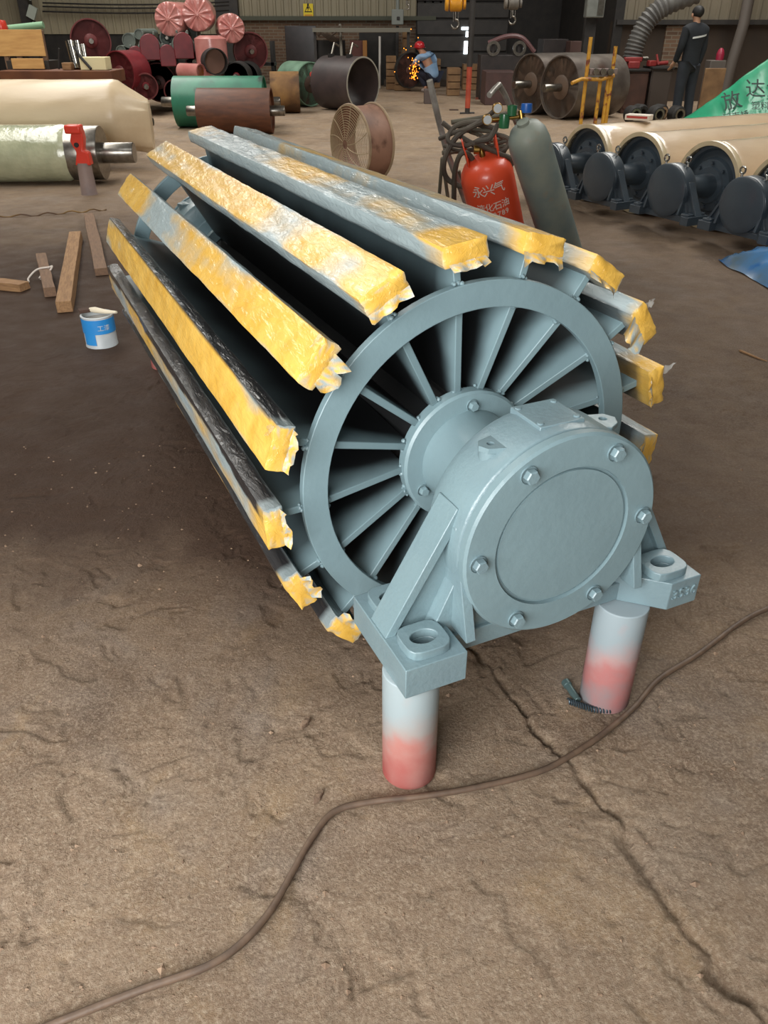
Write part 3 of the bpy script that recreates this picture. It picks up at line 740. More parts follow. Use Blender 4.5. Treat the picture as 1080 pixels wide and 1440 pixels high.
ring = [c0+Vector((.055*math.cos(a), .03*math.sin(a), .035+.045*math.sin(a+1.2))) for a in [i*2*PI/18 for i in range(19)]]
tail = spline([ring[3], ring[3]+Vector((-.08, -.03, -.01)), ring[3]+Vector((-.12, -.10, -.05)), ring[3]+Vector((-.10, -.15, -.06))], 5)
tag(MB().tube(ring+tail, .006, 6).build('white_string', mat('white_cotton', (206, 196, 186), rough=.9)), 'white string knotted around a short batten', 'string')
# paint can
pc = G(144, 484)
can = thing('paint_can', 'open blue and white paint can with a brush handle across its top', 'paint can', pc, .2)
m_lab = mat('blue_label', (40, 128, 196), (52, 140, 204), rough=.4); m_wl = mat('white_label', (196, 200, 200), (170, 176, 178), rough=.4)
CR, CH = .085, .17
MB().lathe([(0, .001), (CR, .001), (CR, .006), (CR-.002, .01), (CR-.002, CH-.008), (CR+.002, CH-.004), (CR, CH), (CR-.008, CH), (CR-.008, CH-.03), (0, CH-.03)], 40, 'z').build('can_body', m_wl, can)
def arc_label(z0, z1, m, name, a0=0, a1=2*PI, r=CR+.0006):
    mb = MB(); n = 40
    mb.grid(lambda i, j: (r*math.cos(a0+(a1-a0)*i/n), r*math.sin(a0+(a1-a0)*i/n), (z0, z1(a0+(a1-a0)*i/n) if callable(z1) else z1)[j]), n+1, 2); return mb.build(name, m, can)
arc_label(.080, CH-.012, m_lab, 'blue_band'); arc_label(.02, .082, m_lab, 'blue_flash', -2.6, -1.75, CR+.0009)
for a, s_ in ((-1.35, '工'), (-.95, '漆')):
    text('can_lettering', s_, .034, m_wl, can, (CR*1.012*math.cos(a), CR*1.012*math.sin(a), .112), (PI/2, 0, a+PI/2), .0004)
MB().lathe([(0, CH-.028), (CR-.009, CH-.028)], 30, 'z').build('paint_surface', mat('grey_wet_paint', (150, 146, 138), rough=.2), can)
br = thing('paint_brush', 'pale brush handle resting across the open paint can', 'brush', pc+Vector((0, 0, CH)), .5)
MB().tube([(-.02, .05, .012), (.0, .02, .016), (.05, -.04, .014), (.09, -.09, .02)], [.012, .016, .011, .007], 10).build('brush_handle', mat('cream_handle', (222, 210, 186), rough=.5), br)
MB().box((-.05, .06, .01), (.06, .05, .018)).build('bristles', mat('dark_bristles', (74, 54, 44), rough=.9), br, bevel=.004)
wr = spline([G(-20, 306), G(30, 305), G(75, 302), G(115, 299), G(150, 296)], 6)
tag(MB().tube([Vector((p.x, p.y, .012+.012*math.sin(i*1.3))) for i, p in enumerate(wr)], .007, 6).build('bare_wire', mat('yellowish_wire', (150, 116, 60), (86, 62, 44), rough=.5, scale=3)), 'thin yellowish wire lying on the floor behind the battens', 'wire')
tw = [G(1040, 495), G(1052, 500), G(1066, 506), G(1078, 510)]
tag(MB().tube([p+Vector((0, 0, .008)) for p in tw], [.007, .006, .005, .003], 6).build('wood_splinter', m_wood), 'small pale wood splinter alone on the bare floor', 'splinter')
for i, (px, py) in enumerate(((430, 1018), (448, 1122))):
    p = G(px, py); rr = random.Random(i); mb = MB()
    mb.grid(lambda a, b: (p.x+(.007+.005*rr.random())*math.cos(a*PI/4)*math.sin(b*PI/4+.01)+.008*math.sin(a*PI/4), p.y+(.016+.008*rr.random())*math.sin(a*PI/4)*math.sin(b*PI/4+.01), .005+.009*math.cos(b*PI/4)), 8, 5, cu=True)
    tag(mb.build('pebble', mat('brown_clod', (134, 112, 92), (112, 92, 76), rough=.95, scale=60, bump=.4)), ('small brown clod lying alone between the pulley bars and the cable', 'small brown clod lying close to the bend of the brown cable')[i], 'pebble')

# ================================================================== GAS TROLLEY
def frame_between(a, b):
    """matrix whose z runs a->b, origin a"""
    z = (b-a).normalized(); x = Vector((1, 0, 0)); y = z.cross(x).normalized(); x = y.cross(z)
    M = Matrix((x, y, z)).transposed().to_4x4(); M.translation = a; return M
oa, ob = Vector((1.34, 5.92, .02)), Vector((.885, 5.52, .95))
ox = thing('oxygen_cylinder', 'tall scuffed grey-green gas cylinder leaning on the trolley', 'gas cylinder', oa); ML = frame_between(Vector((0, 0, 0)), ob-oa)
Lc = (ob-oa).length; r = .134
m_oxy = mat('scuffed_grey_green', (112, 126, 124), (138, 144, 132), rough=.5, scale=4, c3=(140, 132, 116), s3=9, t3=(.6, .75), bump=.05)
MB().lathe([(0, .02), (r*.9, 0), (r, .03), (r, Lc-.13), (r*.93, Lc-.07), (r*.72, Lc-.02), (r*.4, Lc), (.04, Lc+.01), (.04, Lc+.03), (0, Lc+.03)], 40, 'z').xf(ML).build('bottle', m_oxy, ox)
m_brass = mat('brass', (176, 140, 76), rough=.35, metal=1); m_green = mat('green_enamel', (44, 112, 70), (36, 96, 60), rough=.3, coat=.4); m_blu = mat('blue_knob', (36, 92, 170), rough=.35)
vt = ob+Vector((-.02, .05, .05))-oa
vv = MB(); vv.cyl(vt+Vector((.02, -.02, -.06)), vt+Vector((0, 0, .03)), .018).build('valve', m_brass, ox)
MB().lathe([(0, -.045), (.032, -.04), (.036, 0), (.032, .04), (0, .045)], 16, 'z', vt+Vector((-.10, .0, -.03))).build('regulator_body', m_green, ox)
MB().lathe([(0, -.03), (.03, -.028), (.032, .03), (0, .034)], 16, 'z', vt+Vector((-.055, 0, .03))).build('regulator_cap', m_green, ox)
MB().lathe([(0, -.02), (.034, -.02), (.036, 0), (.034, .03), (0, .03)], 12, 'z', vt+Vector((.035, .0, .04))).build('blue_knob', m_blu, ox)
for dx, dz in ((-.15, .045), (-.21, -.02)):
    g_ = MB().lathe([(0, -.02), (.030, -.02), (.032, -.012), (.032, .02), (0, .02)], 18, 'y', vt+Vector((dx, -.01, dz))).build('pressure_gauge', m_brass, ox)
    MB().lathe([(0, -.0215), (.026, -.0215)], 18, 'y', vt+Vector((dx, -.01, dz))).build('gauge_face', m_wl, g_)
MB().cyl(vt+Vector((-.24, 0, -.03)), vt+Vector((.03, 0, .0)), .012).build('manifold', m_brass, ox)
# red bottle
la, lb = Vector((.90, 5.98, .02)), Vector((.665, 5.78, .74))
lp = thing('propane_bottle', 'orange-red gas bottle with white lettering standing on the trolley', 'gas bottle', la); ML = frame_between(Vector((0, 0, 0)), lb-la); Lb = (lb-la).length; r = .182
m_red = mat('orange_red_enamel', (232, 84, 48), (224, 76, 44), rough=.4, scale=4, coat=.4, c3=(206, 76, 52), s3=7, t3=(.62, .75))
MB().lathe([(0, .0), (.12, .0), (.165, .03), (r, .08), (r, Lb-.14), (.17, Lb-.09), (.14, Lb-.045), (.09, Lb-.015), (.05, Lb-.005), (0, Lb)], 48, 'z').xf(ML).build('bottle', m_red, lp)
for a0 in (2.6, -.4):
    cb = MB()
    cb.grid(lambda i, j: tuple(ML @ Vector((.115*math.cos(a0+i*.16), .115*math.sin(a0+i*.16), Lb-.07+j*(.06+.05*math.sin(i/6*PI))))), 7, 3)
    o = cb.build('collar', m_red, lp); sm = o.modifiers.new('solid', 'SOLIDIFY'); sm.thickness = .008
MB().lathe([(.02, Lb-.01), (.02, Lb+.03), (.012, Lb+.04), (.012, Lb+.06)], 12, 'z').xf(ML).build('valve', m_brass, lp)
MB().lathe([(0, -.018), (.028, -.018), (.028, .018), (0, .018)], 12, 'x', (ML @ Vector((-.03, -.02, Lb+.06)))).build('valve_wheel', m_brass, lp)
def on_bottle(s_, zz, a, size):
    p = ML @ Vector((r*1.004*math.cos(a), r*1.004*math.sin(a), zz))
    n = (ML.to_3x3() @ Vector((math.cos(a), math.sin(a), 0))).normalized(); up = (ML.to_3x3() @ Vector((0, 0, 1))).normalized(); xx = up.cross(n).normalized()
    t_ = text('white_lettering', s_, size, mat('white_stencil', (226, 214, 200), rough=.6), lp, ext=.001)
    t_.matrix_local = Matrix((xx, up, n)).transposed().to_4x4(); t_.location = p; return t_
ab = -PI/2-.03
for i, ch in enumerate('永兴气'): on_bottle(ch, Lb-.165, ab-.42+.40*i, .085)
for i, ch in enumerate('液化石油'): on_bottle(ch, Lb-.285, ab-.45+.32*i, .062)
for i, ch in enumerate('1852789'): on_bottle(ch, Lb-.345, ab-.45+.16*i, .05)
# trolley frame
m_steel = mat('worn_bare_tube', (164, 160, 152), (128, 122, 114), rough=.35, metal=.25, scale=12)
m_tframe = mat('dirty_grey_green_frame', (104, 100, 84), (84, 78, 66), rough=.6)
gt = thing('gas_trolley', 'two-handled gas bottle trolley of bent tube with splayed legs', 'trolley', (0, 0, 0))
hA, hB = at(604, 113, 5.95), at(628, 212, 6.1)
MB().tube([hA, at(616, 165, 6.02), hB, Vector((.72, 6.25, .12))], .022, 10).build('handle_tube', m_steel, gt)
hC = at(690, 143, 5.75); MB().tube(spline([at(688, 134, 5.6), at(700, 121, 5.7), at(704, 123, 5.75), at(718, 152, 5.9), Vector((1.13, 6.12, .5)), Vector((1.25, 6.3, .12))], 5), .018, 10).build('handle_tube', m_steel, gt)
for a, b in ((at(622, 222, 6.1), G(612, 345)), (at(622, 222, 6.1), G(640, 352)), (at(645, 240, 6.15), G(668, 350))):
    MB().cyl(a, b, .013, .013, 8).build('leg', m_tframe, gt)
for a, b in ((at(622, 215, 6.05), at(720, 205, 6.15)), (at(635, 172, 6.0), at(715, 160, 6.1)), (at(628, 205, 6.1), at(715, 195, 6.15))):
    MB().cyl(a, b, .016, .016, 8).build('cross_tube', m_tframe, gt)
MB().box((1.0, 6.1, .05), (.7, .55, .02), Matrix.Rotation(.1, 3, 'Z')).build('base_plate', m_tframe, gt, bevel=.004)
for sx in (.62, 1.42):
    MB().lathe([(0, -.03), (.08, -.03), (.1, -.02), (.1, .02), (.08, .03), (0, .03)], 24, 'x', (sx, 6.35, .1)).build('wheel', m_black, gt)
MB().cyl((.62, 6.35, .1), (1.42, 6.35, .1), .015).build('axle', m_tframe, gt)
# hoses hung on the frame
m_hose = mat('dusty_hose', (88, 80, 68), (70, 62, 54), rough=.7, scale=8)
hoses = [
    ('thick dusty hose looping low beside the red gas bottle', [(688, 168, 5.7), (660, 180, 5.8), (640, 195, 5.8), (625, 225, 5.8), (628, 250, 5.85), (650, 262, 5.85), (672, 258, 5.8), (665, 225, 5.8), (650, 215, 5.75), (640, 240, 5.8), (638, 290, 5.9)], .018),
    ('dusty hose coiled flat across the trolley handles', [(622, 172, 5.85), (645, 190, 5.85), (672, 205, 5.8), (705, 212, 5.8), (716, 196, 5.8), (690, 190, 5.85), (655, 205, 5.8), (630, 198, 5.8), (640, 178, 5.85), (668, 172, 5.85), (700, 182, 5.8)], .016),
    ('dusty hose crossing over the coil toward the green regulator', [(618, 195, 5.9), (640, 186, 5.82), (665, 178, 5.78), (690, 160, 5.7), (700, 150, 5.65)], .015),
    ('dusty hose sagging behind the red gas bottle collar', [(700, 175, 5.75), (688, 195, 5.7), (670, 200, 5.72), (700, 215, 5.75), (720, 225, 5.8), (715, 245, 5.85), (722, 275, 5.9)], .016),
    ('thin black welding hose lying lowest on the cross tubes', [(624, 205, 5.95), (650, 212, 5.92), (690, 205, 5.9), (714, 200, 5.9), (700, 225, 5.85), (680, 212, 5.88), (655, 200, 5.9)], .012)]
for lab, pts, rad in hoses:
    tag(MB().tube(spline([at(*p) for p in pts], 7), rad, 8).build('gas_hose', m_hose), lab, 'hose', 'hoses on the gas trolley')
for i in range(7):
    rr = random.Random(60+i); a = at(640+rr.uniform(0, 45), 160+rr.uniform(0, 40), 5.95); b = a+Vector((rr.uniform(.12, .25), rr.uniform(-.05, .1), rr.uniform(-.12, .12)))
    tag(MB().tube([a, (a+b)/2+Vector((0, 0, rr.uniform(-.03, .03))), b], .014, 8).build('scrap_rod', m_tframe), 'dusty metal rod end stuck among the hoses on the trolley', 'rod', 'rods among the trolley hoses')

# ================================================================== DRUM FAN
ff = thing('drum_fan', 'round floor fan housing with a spiral wire guard and rusty pink band', 'fan', at(485, 262, 8.9)*1, 0)
fr, fd = .375, .30; fc_ = G(494, 258)
ff.location = (fc_.x, fc_.y, 0); ff.rotation_euler = (0, 0, -.95)
m_rp = mat('rusty_pink_paint', (150, 112, 92), (116, 84, 68), rough=.6, scale=4, c3=(92, 62, 48), s3=6)
m_rim = mat('worn_rim', (168, 146, 116), (132, 110, 88), rough=.5)
O = Vector((0, 0, fr+.02))
MB().lathe([(fr, 0), (fr-.012, .08), (fr-.012, fd-.08), (fr, fd), (fr-.006, fd), (fr-.02, fd-.08), (fr-.02, .08), (fr-.006, 0)], 64, 'y', O, closed=True).build('housing_band', m_rp, ff)
for y in (0, fd): MB().tube([O+Vector(((fr+.004)*math.cos(2*PI*i/64), y, (fr+.004)*math.sin(2*PI*i/64))) for i in range(65)], .014, 8, False).build('rim', m_rim, ff)
gm = mat('guard_wire', (176, 158, 128), rough=.4, metal=.4)
for i in range(15):
    r1 = .05+.32*i/14
    MB().tube([O+Vector((r1*math.cos(2*PI*j/40), -.02-.05*(1-(r1/fr)**2), r1*math.sin(2*PI*j/40))) for j in range(41)], .0032, 5, False).build('guard_ring', gm, ff)
for i in range(12):
    a0 = i*PI/6
    MB().tube([O+Vector((r1*math.cos(a0+(r1-.05)*1.2), -.022-.05*(1-(r1/fr)**2), r1*math.sin(a0+(r1-.05)*1.2))) for r1 in np.linspace(.05, fr, 9)], .004, 5, False).build('guard_spoke', gm, ff)
MB().box((0, fd/2, .03), (.5, .26, .05)).build('base', m_rp, ff, bevel=.01)

# ================================================================== LEFT GROUP
def drum(name, label, cat, c, rz, R, L, m_shell, m_face=None, shaft=.06, ext=.3, lip=.02, group=None, rec=.04, m_shaft=None, both=True, hub=.16):
    """solid drum on its shaft, axis level, centre c at the middle of its front face; runs L along local y"""
    t = thing(name, label, cat, (c.x, c.y, 0), rz, group); O = Vector((0, 0, c.z)); m_face = m_face or m_shell
    MB().lathe([(R-lip, rec), (R-lip, 0), (R, 0), (R, L), (R-lip, L), (R-lip, L-rec)], 56, 'y', O).build('shell', m_shell, t, fix=True)
    MB().lathe([(0, rec), (R-lip-.002, rec), (R-lip-.002, rec+.03), (0, rec+.03)], 48, 'y', O).build('end_disc', m_face, t)
    if hub: MB().lathe([(0, rec-.03), (hub*.8, rec-.03), (hub, rec-.01), (hub, rec+.02)], 32, 'y', O).build('hub', m_face, t)
    if shaft:
        ms = m_shaft or m_steel2
        MB().lathe([(0, -ext), (shaft*.92, -ext), (shaft, -ext+.01), (shaft, rec), (0, rec)], 24, 'y', O).build('shaft', ms, t)
        if both: MB().lathe([(0, L-rec), (shaft, L-rec), (shaft, L+ext-.01), (shaft*.92, L+ext), (0, L+ext)], 24, 'y', O).build('shaft', ms, t)
    return t
m_steel2 = mat('turned_steel', (150, 146, 138), (128, 122, 114), rough=.28, metal=.9, scale=20)
m_gfilm = mat('greenish_film', (188, 190, 158), (166, 170, 140), rough=.25, scale=5, bump=.35, bscale=16, coat=1, crough=.1)
m_cfilm = mat('cream_woven_film', (214, 194, 162), (196, 172, 138), rough=.45, scale=2, bump=.25, bscale=9, stretch=(1, .25, 1), coat=.4, crough=.3)
# film wrapped steel pulley (axis along x, shaft end to the right)
pc_ = Vector((-3.06, 9.35, .30))
t = thing('film_wrapped_pulley', 'steel pulley in greenish film with a bare shaft end, behind the red clamp', 'conveyor pulley', (pc_.x, pc_.y, 0), PI/2+.05)
O = Vector((0, 0, .30))
MB().lathe([(0, 0), (.265, 0), (.27, .01), (.27, .34), (0, .34)], 56, 'y', O).build('bare_drum', m_steel2, t)
mb = MB(); film_shell(mb, .285, 2.9, 71, .006, 40, 56, .30); mb.xf(Matrix.Translation(O)); mb.build('film_wrap', m_gfilm, t, smooth=60)
MB().lathe([(0, -.34), (.10, -.34), (.105, -.33), (.105, 0), (0, 0)], 32, 'y', O).build('shaft', m_steel2, t)
# stand with red clamp
g = G(126, 273)
t = thing('clamp_stand', 'short grey pipe stand topped with a bright red clamp', 'clamp', g)
MB().lathe([(0, 0), (.085, 0), (.08, .01), (.072, .22), (.07, .30), (0, .30)], 28, 'z').build('pipe_stand', mat('pinkish_grey_pipe', (142, 122, 114), (120, 104, 100), rough=.6), t)
m_rc = mat('bright_red_enamel', (214, 58, 38), rough=.35, coat=.4)
MB().prism([(-.075, .28), (.085, .28), (.075, .40), (.03, .42), (.055, .52), (.05, .60), (-.05, .60), (-.085, .50), (-.04, .40)], -.05, .05).build('clamp_jaw', m_rc, t, bevel=.012)
MB().box((-.03, -.02, .61), (.16, .12, .08)).build('clamp_head', m_rc, t, bevel=.015)
MB().cyl((-.02, -.07, .47), (-.02, .09, .47), .022).build('clamp_screw', m_black, t)
# big cream bagged roll
t = thing('bagged_roll', 'big roll bagged in cream woven plastic, behind the greenish film pulley', 'conveyor roll', (-2.98, 10.35, 0), PI/2+.04)
O = Vector((0, 0, .70)); mb = MB()
def fn(i, j):
    a = 2*PI*i/72; y = 3.2*j/59; R = .365
    w_ = float(fbm(2+2*math.cos(a)+y*2.0, 2+2*math.sin(a)+y*.8, 91, 4))-.5
    r_ = R+.03*w_
    z = math.sin(a)
    k_ = max(0, 1-y/.34); zt = r_*z
    if zt > 0: zt *= 1-.62*k_
    else: zt *= 1+.12*k_
    return (r_*math.cos(a)*(1-.75*k_), y-.22, zt+.585+.02*k_*math.sin(a*9))
mb.grid(fn, 72, 60, cu=True); mb.f.append(tuple(range(72))); mb.build('woven_bag', m_cfilm, t, smooth=60)
for y in (.5, 2.3): MB().prism([(-.3, 0), (.3, 0), (.3, .36), (.2, .28), (0, .22), (-.2, .28), (-.3, .36)], y, y+.12).build('wooden_cradle', m_wood2, t)
# dark pulleys behind, only shaft ends show
m_dpul = mat('black_oily_drum', (40, 36, 34), (52, 46, 42), rough=.45)
for (px, py, Yd, R, lab) in ((196, 181, 11.08, .24, 'black pulley with shaft stub lying lowest behind the bagged roll'), (206, 158, 12.8, .27, 'black pulley with shaft stub between the bagged roll and the brown drum'), (200, 145, 14.0, .3, 'black pulley with shaft stub under the rusty bench end'), (198, 121, 15.6, .3, 'black pulley with a polished shaft stub in front of the dark red discs')):
    c = at(px, py, Yd); zz = R+.005
    drum('dark_pulley', lab, 'conveyor pulley', Vector((c.x-.28, c.y, zz)), PI/2, R, 1.6, m_dpul, shaft=.055, ext=.36, both=False, group='dark pulleys behind the bagged roll')
# rusty bench with things on it
m_rust = mat('rust_brown', (112, 66, 36), (92, 52, 30), rough=.7, scale=4)
bx0, bx1, by, bz = at(12, 104, 11.9).x, at(166, 99, 11.9).x, 11.9, .98
t = thing('steel_bench', 'long rusty brown steel bench behind the bagged roll', 'bench', ((bx0+bx1)/2, by, 0)); hl = (bx1-bx0)/2
MB().box((0, 0, bz-.07), (2*hl, .6, .14)).build('bench_top', m_rust, t, bevel=.01)
for sx in (-1, 1):
    for sy in (-.24, .24): MB().box((sx*(hl-.1), sy, (bz-.14)/2), (.09, .09, bz-.14)).build('leg', m_rust, t)
def board(name, px0, py0, px1, py1, Yd, dep, m, label, cat, z0=None, bev=.006):
    a = at(px0, py1, Yd); b = at(px1, py0, Yd); zb = a.z if z0 is None else z0
    o = MB().box(((a.x+b.x)/2, Yd, (zb+b.z)/2), (b.x-a.x, dep, b.z-zb)).build(name, m, bevel=bev); return tag(o, label, cat)
m_ply = mat('orange_plywood', (214, 168, 104), (196, 148, 88), rough=.7, scale=4, stretch=(1, 1, 6))
t = thing('plywood_crate', 'open crate of orange plywood boards standing on the rusty bench', 'crate', (at(30, 60, 11.9).x, 11.9, bz))
w_ = at(60, 60, 11.9).x-at(0, 60, 11.9).x
MB().box((-.05, .1, .30), (w_*1.1, .03, .30)).build('crate_board', m_ply, t, bevel=.004); MB().box((.05, -.05, .07), (w_*.75, .03, .12)).build('crate_board', m_ply, t, bevel=.004)
for x in (-w_*.5, -w_*.2, w_*.42): MB().box((x, .12, .22), (.06, .05, .44)).build('crate_post', m_wood2, t, bevel=.004)
MB().box((.02, .22, .05), (w_*1.0, .4, .1)).build('crate_base', mat('dark_crate_base', (52, 46, 40), rough=.8), t)
m_chr = mat('polished_tube', (214, 212, 206), (186, 182, 174), rough=.15, metal=1)
for (px0, py0, px1, py1, rad, lab) in ((107, 97, 97, 58, .05, 'polished steel tube leaning farthest toward the plywood crate'), (115, 97, 107, 58, .045, 'polished steel tube leaning between two others on the bench'), (122, 96, 116, 63, .035, 'shortest polished tube, leaning toward the cream carton')):
    a = at(px0, py0, 11.9); b = at(px1, py1, 12.0); a.z = bz+.005
    tag(MB().cyl(a, b, rad, rad, 20).build('steel_tube', m_chr), lab, 'tube', 'polished tubes on the bench')
board('carton', 118, 80, 151, 97, 11.85, .25, mat('cream_card', (226, 214, 170), rough=.8), 'cream cardboard carton on the rusty bench beside the polished tubes', 'carton', bz+.002)
board('wood_block', 90, 88, 101, 97, 11.8, .12, m_wood, 'small wood block on the bench below the polished tubes', 'block', bz+.002)
a = at(83, 97, 12.0); a.z = bz; tag(MB().cyl(a, at(83, 68, 12.0), .012).build('thin_rod', m_black), 'thin dark rod standing upright on the rusty bench', 'rod')
tag(MB().tube([at(128, 97, 11.66), at(113, 80, 11.72), at(104, 66, 11.8)], .018, 8).build('bent_rod', m_black), 'dark rod leaning across the polished tubes', 'rod')
# green beam and red bottle at the far left, and the wall column behind
tag(MB().cyl(at(-5, 42, 13.5), at(61, 35, 13.5), .045, .045, 12).build('green_bar', mat('pale_green_paint', (136, 176, 140), rough=.5)), 'pale green bar lying above the plywood crate', 'bar')
tag(MB().lathe([(0, -.09), (.07, -.08), (.09, 0), (.07, .08), (0, .09)], 20, 'z', at(2, 38, 13.4)).build('red_float', m_rc), 'small red round float by the end of the green bar', 'float')
cl = thing('wall_column', 'dark steel column with pale brackets on the corrugated wall', 'column', (at(43, 45, 25.5).x, 25.5, 0))
MB().box((0, 0, 3.6), (.28, .3, 7.2)).build('column', m_dark, cl)
for zz in (1.35, 1.75, 2.2): MB().box((.22, -.18, zz), (.22, .1, .3), Matrix.Rotation(.5, 3, 'Y')).build('bracket', mat('pale_bracket', (170, 178, 168), rough=.6), cl)
for i, py in enumerate((4, 9, 16)):
    pts = [at(60, py, 25.8), at(160, py+2.5, 25.8), at(260, py+1.5, 25.8), at(322, py-2, 25.8)]
    tag(MB().tube(spline(pts, 6), .022, 6).build('wall_cable', m_black), ('black cable strung highest along the corrugated wall', 'black cable strung between two others along the corrugated wall', 'black cable strung lowest along the corrugated wall')[i], 'cable', 'cables along the wall')

# ================================================================== PILE OF RED PULLEYS
m_dred = mat('dark_red_primer', (112, 44, 44), (92, 38, 38), rough=.55, scale=4)
m_mred = mat('maroon_enamel', (124, 40, 46), (104, 34, 40), rough=.4, scale=5)
m_pink = mat('pink_film', (206, 142, 134), (188, 116, 110), rough=.35, scale=4, coat=.7, bump=.2, bscale=10)
m_gryp = mat('grey_green_tube', (112, 120, 112), (96, 104, 98), rough=.5)
def pulley_disc(label, px, py, Yd, R, L, m, m2=None, rz=0, rx=0, z=None, group='red pulleys in the pile', hubc=.12, shaft=.045):
    c = at(px, py, Yd); c.z = c.z if z is None else z
    return drum('red_pulley', label, 'pulley', c, rz, R, L, m, m2 or m, shaft=shaft, ext=.12, group=group, rec=.05, both=False, hub=hubc, m_shaft=m_steel2 if shaft < .05 else m_black)
pulley_disc('large dark red pulley disc standing above the polished tubes', 128, 58, 17.0, .36, .22, m_dred, rz=.35, z=1.22)
pulley_disc('dark red pulley with a pale rim, behind the cream carton', 165, 92, 16.6, .36, .5, m_mred, m_dred, rz=-.4, z=.72)
pulley_disc('dark maroon pulley low in the pile with a grey hub', 222, 106, 17.4, .34, .6, m_dred, mat('brown_maroon', (86, 46, 44), (70, 40, 38), rough=.6), z=.52)
pulley_disc('maroon pulley beside the standing pink tube, low in the pile', 262, 104, 17.5, .25, .6, m_dred, mat('brown_maroon', (86, 46, 44)), z=.56)
pulley_disc('dark maroon pulley lying under the grey tubes of the pile', 183, 112, 17.0, .24, .5, m_dred, mat('brown_maroon', (86, 46, 44)), z=.45)
pulley_disc('big dark red pulley disc standing before the brick wall', 353, 71, 17.8, .33, .18, m_dred, rz=.3, z=1.03)
pulley_disc('black and maroon pulley lying under the disc before the bricks', 344, 99, 17.2, .26, .5, m_black, m_dred, z=.62, hubc=.08)
pulley_disc('dark ring-ended pulley right of the standing pink tube', 331, 97, 16.6, .24, .5, m_black, m_mred, z=.66, hubc=.07)
pulley_disc('small maroon pulley tucked between the low maroon pulleys', 243, 112, 16.9, .2, .4, m_dred, m_mred, z=.40, hubc=.06)
pulley_disc('small dark red pulley beside the black shaft stubs', 203, 104, 16.6, .22, .4, m_dred, m_mred, rz=.3, z=.50, hubc=.07)
pulley_disc('maroon pulley end wedged beneath the bracketed rollers', 224, 92, 17.9, .2, .4, m_mred, m_dred, z=.78, hubc=.06)
pulley_disc('dark maroon pulley end behind the open-ended pipe', 275, 85, 17.7, .2, .4, m_dred, mat('brown_maroon', (86, 46, 44)), z=.86, hubc=.06)
# rollers with red end brackets
def capped(label, px, py, sc=1.):
    c = at(px, py, 17.1); t = thing('bracketed_roller', label, 'roller', (c.x, c.y, 0), .25, 'rollers with red end brackets'); O = Vector((0, 0, c.z))
    MB().lathe([(.0, 0), (.19*sc, 0), (.2*sc, .01), (.2*sc, .9), (0, .9)], 40, 'y', O).build('roller_body', m_gryp, t)
    q = [(.17*sc*math.cos(a), .06+.17*sc*math.sin(a)) for a in [PI*i/10 for i in range(11)]]
    MB().prism([(x, z+c.z) for x, z in [(.17*sc, -.18*sc)]+q+[(-.17*sc, -.18*sc)]][::-1], -.10, -.03).build('end_bracket', m_mred, t, bevel=.012)
    for x in (-.09*sc, .09*sc): MB().lathe([(0, .02), (.02, .01), (.02, -.03), (0, -.03)], 10, 'z', (x, -.065, c.z+.24*sc)).build('bracket_bolt', m_gryp, t)
    MB().lathe([(0, -.03), (.05, -.03), (.05, .0), (0, 0)], 16, 'y', O).build('journal', m_black, t)
capped('roller with a red end bracket, biggest, beside the grey tubes', 211, 68, 1.05)
capped('roller with a red end bracket, lowest beside the dark red pulley', 192, 82, .85)
capped('roller with a red end bracket between two higher ones', 236, 80, .85)
capped('roller with a red end bracket under the green-ended roll', 258, 66, 1.05)
for (px, py, R_, lab) in ((181, 57, .13, 'largest grey tube end stacked beside the red discs'), (195, 48, .09, 'small grey tube end on top of the tube stack'), (170, 72, .10, 'grey tube end at the bottom of the tube stack'), (184, 75, .07, 'smallest grey tube end squeezed low in the tube stack')):
    c = at(px, py, 17.9)
    tag(MB().lathe([(R_-.015, .02), (R_-.015, 0), (R_, 0), (R_, 1.2), (0, 1.2), (0, .05), (R_-.02, .05)], 32, 'y', c).build('grey_tube', m_gryp), lab, 'tube', 'grey tubes in the pile')
def pink_roll(label, px, py, R, Yd=17.3, L=.9, rz=.1):
    c = at(px, py, Yd); t = thing('pink_wrapped_roll', label, 'wrapped roll', (c.x, c.y, 0), rz, 'pink film wrapped rolls'); mb = MB(); na = 64
    rs = [(.02, .0), (R*.25, .015), (R*.5, .02), (R*.75, .025), (R*.95, .03), (R, .06), (R, .3), (R, .6), (R, L)]
    mb.grid(lambda i, j: (lambda a, r_, y: (r_*math.cos(a), y+(.018*math.sin(a*11+r_*9)+.012*math.sin(a*19))*(j < 5)*min(1, r_/R*1.5), r_*math.sin(a)+c.z))(2*PI*i/na, rs[j][0]*(1+.03*float(vn(i*.4, j, 5))), rs[j][1]), na, len(rs), cu=True)
    mb.build('pleated_film', m_pink, t, smooth=60); MB().lathe([(0, -.03), (.03, -.025), (.03, .02)], 12, 'y', (0, 0, c.z)).build('film_knot', m_pink, t); return t
pink_roll('pink film-wrapped roll on top of the pile, with a see-through fold', 236, 27, .275, rz=-.15)
pink_roll('pink film-wrapped roll, highest on the pile', 277, 20, .275)
pink_roll('pink film-wrapped roll nearest the brick wall', 326, 40, .24, rz=.25)
for (px, py, R_, lab) in ((263, 46, .19, 'dark green-ended roll squeezed under the pink rolls'), (235, 53, .14, 'small dark green-ended roll under the pink roll with the fold')):
    c = at(px, py, 17.6); drum('green_ended_roll', lab, 'roller', c, .1, R_, .7, m_gryp, mat('dark_green_end', (58, 72, 58), (44, 54, 44), rough=.5), shaft=.03, ext=.05, group='green ended rolls', both=False, hub=.06)
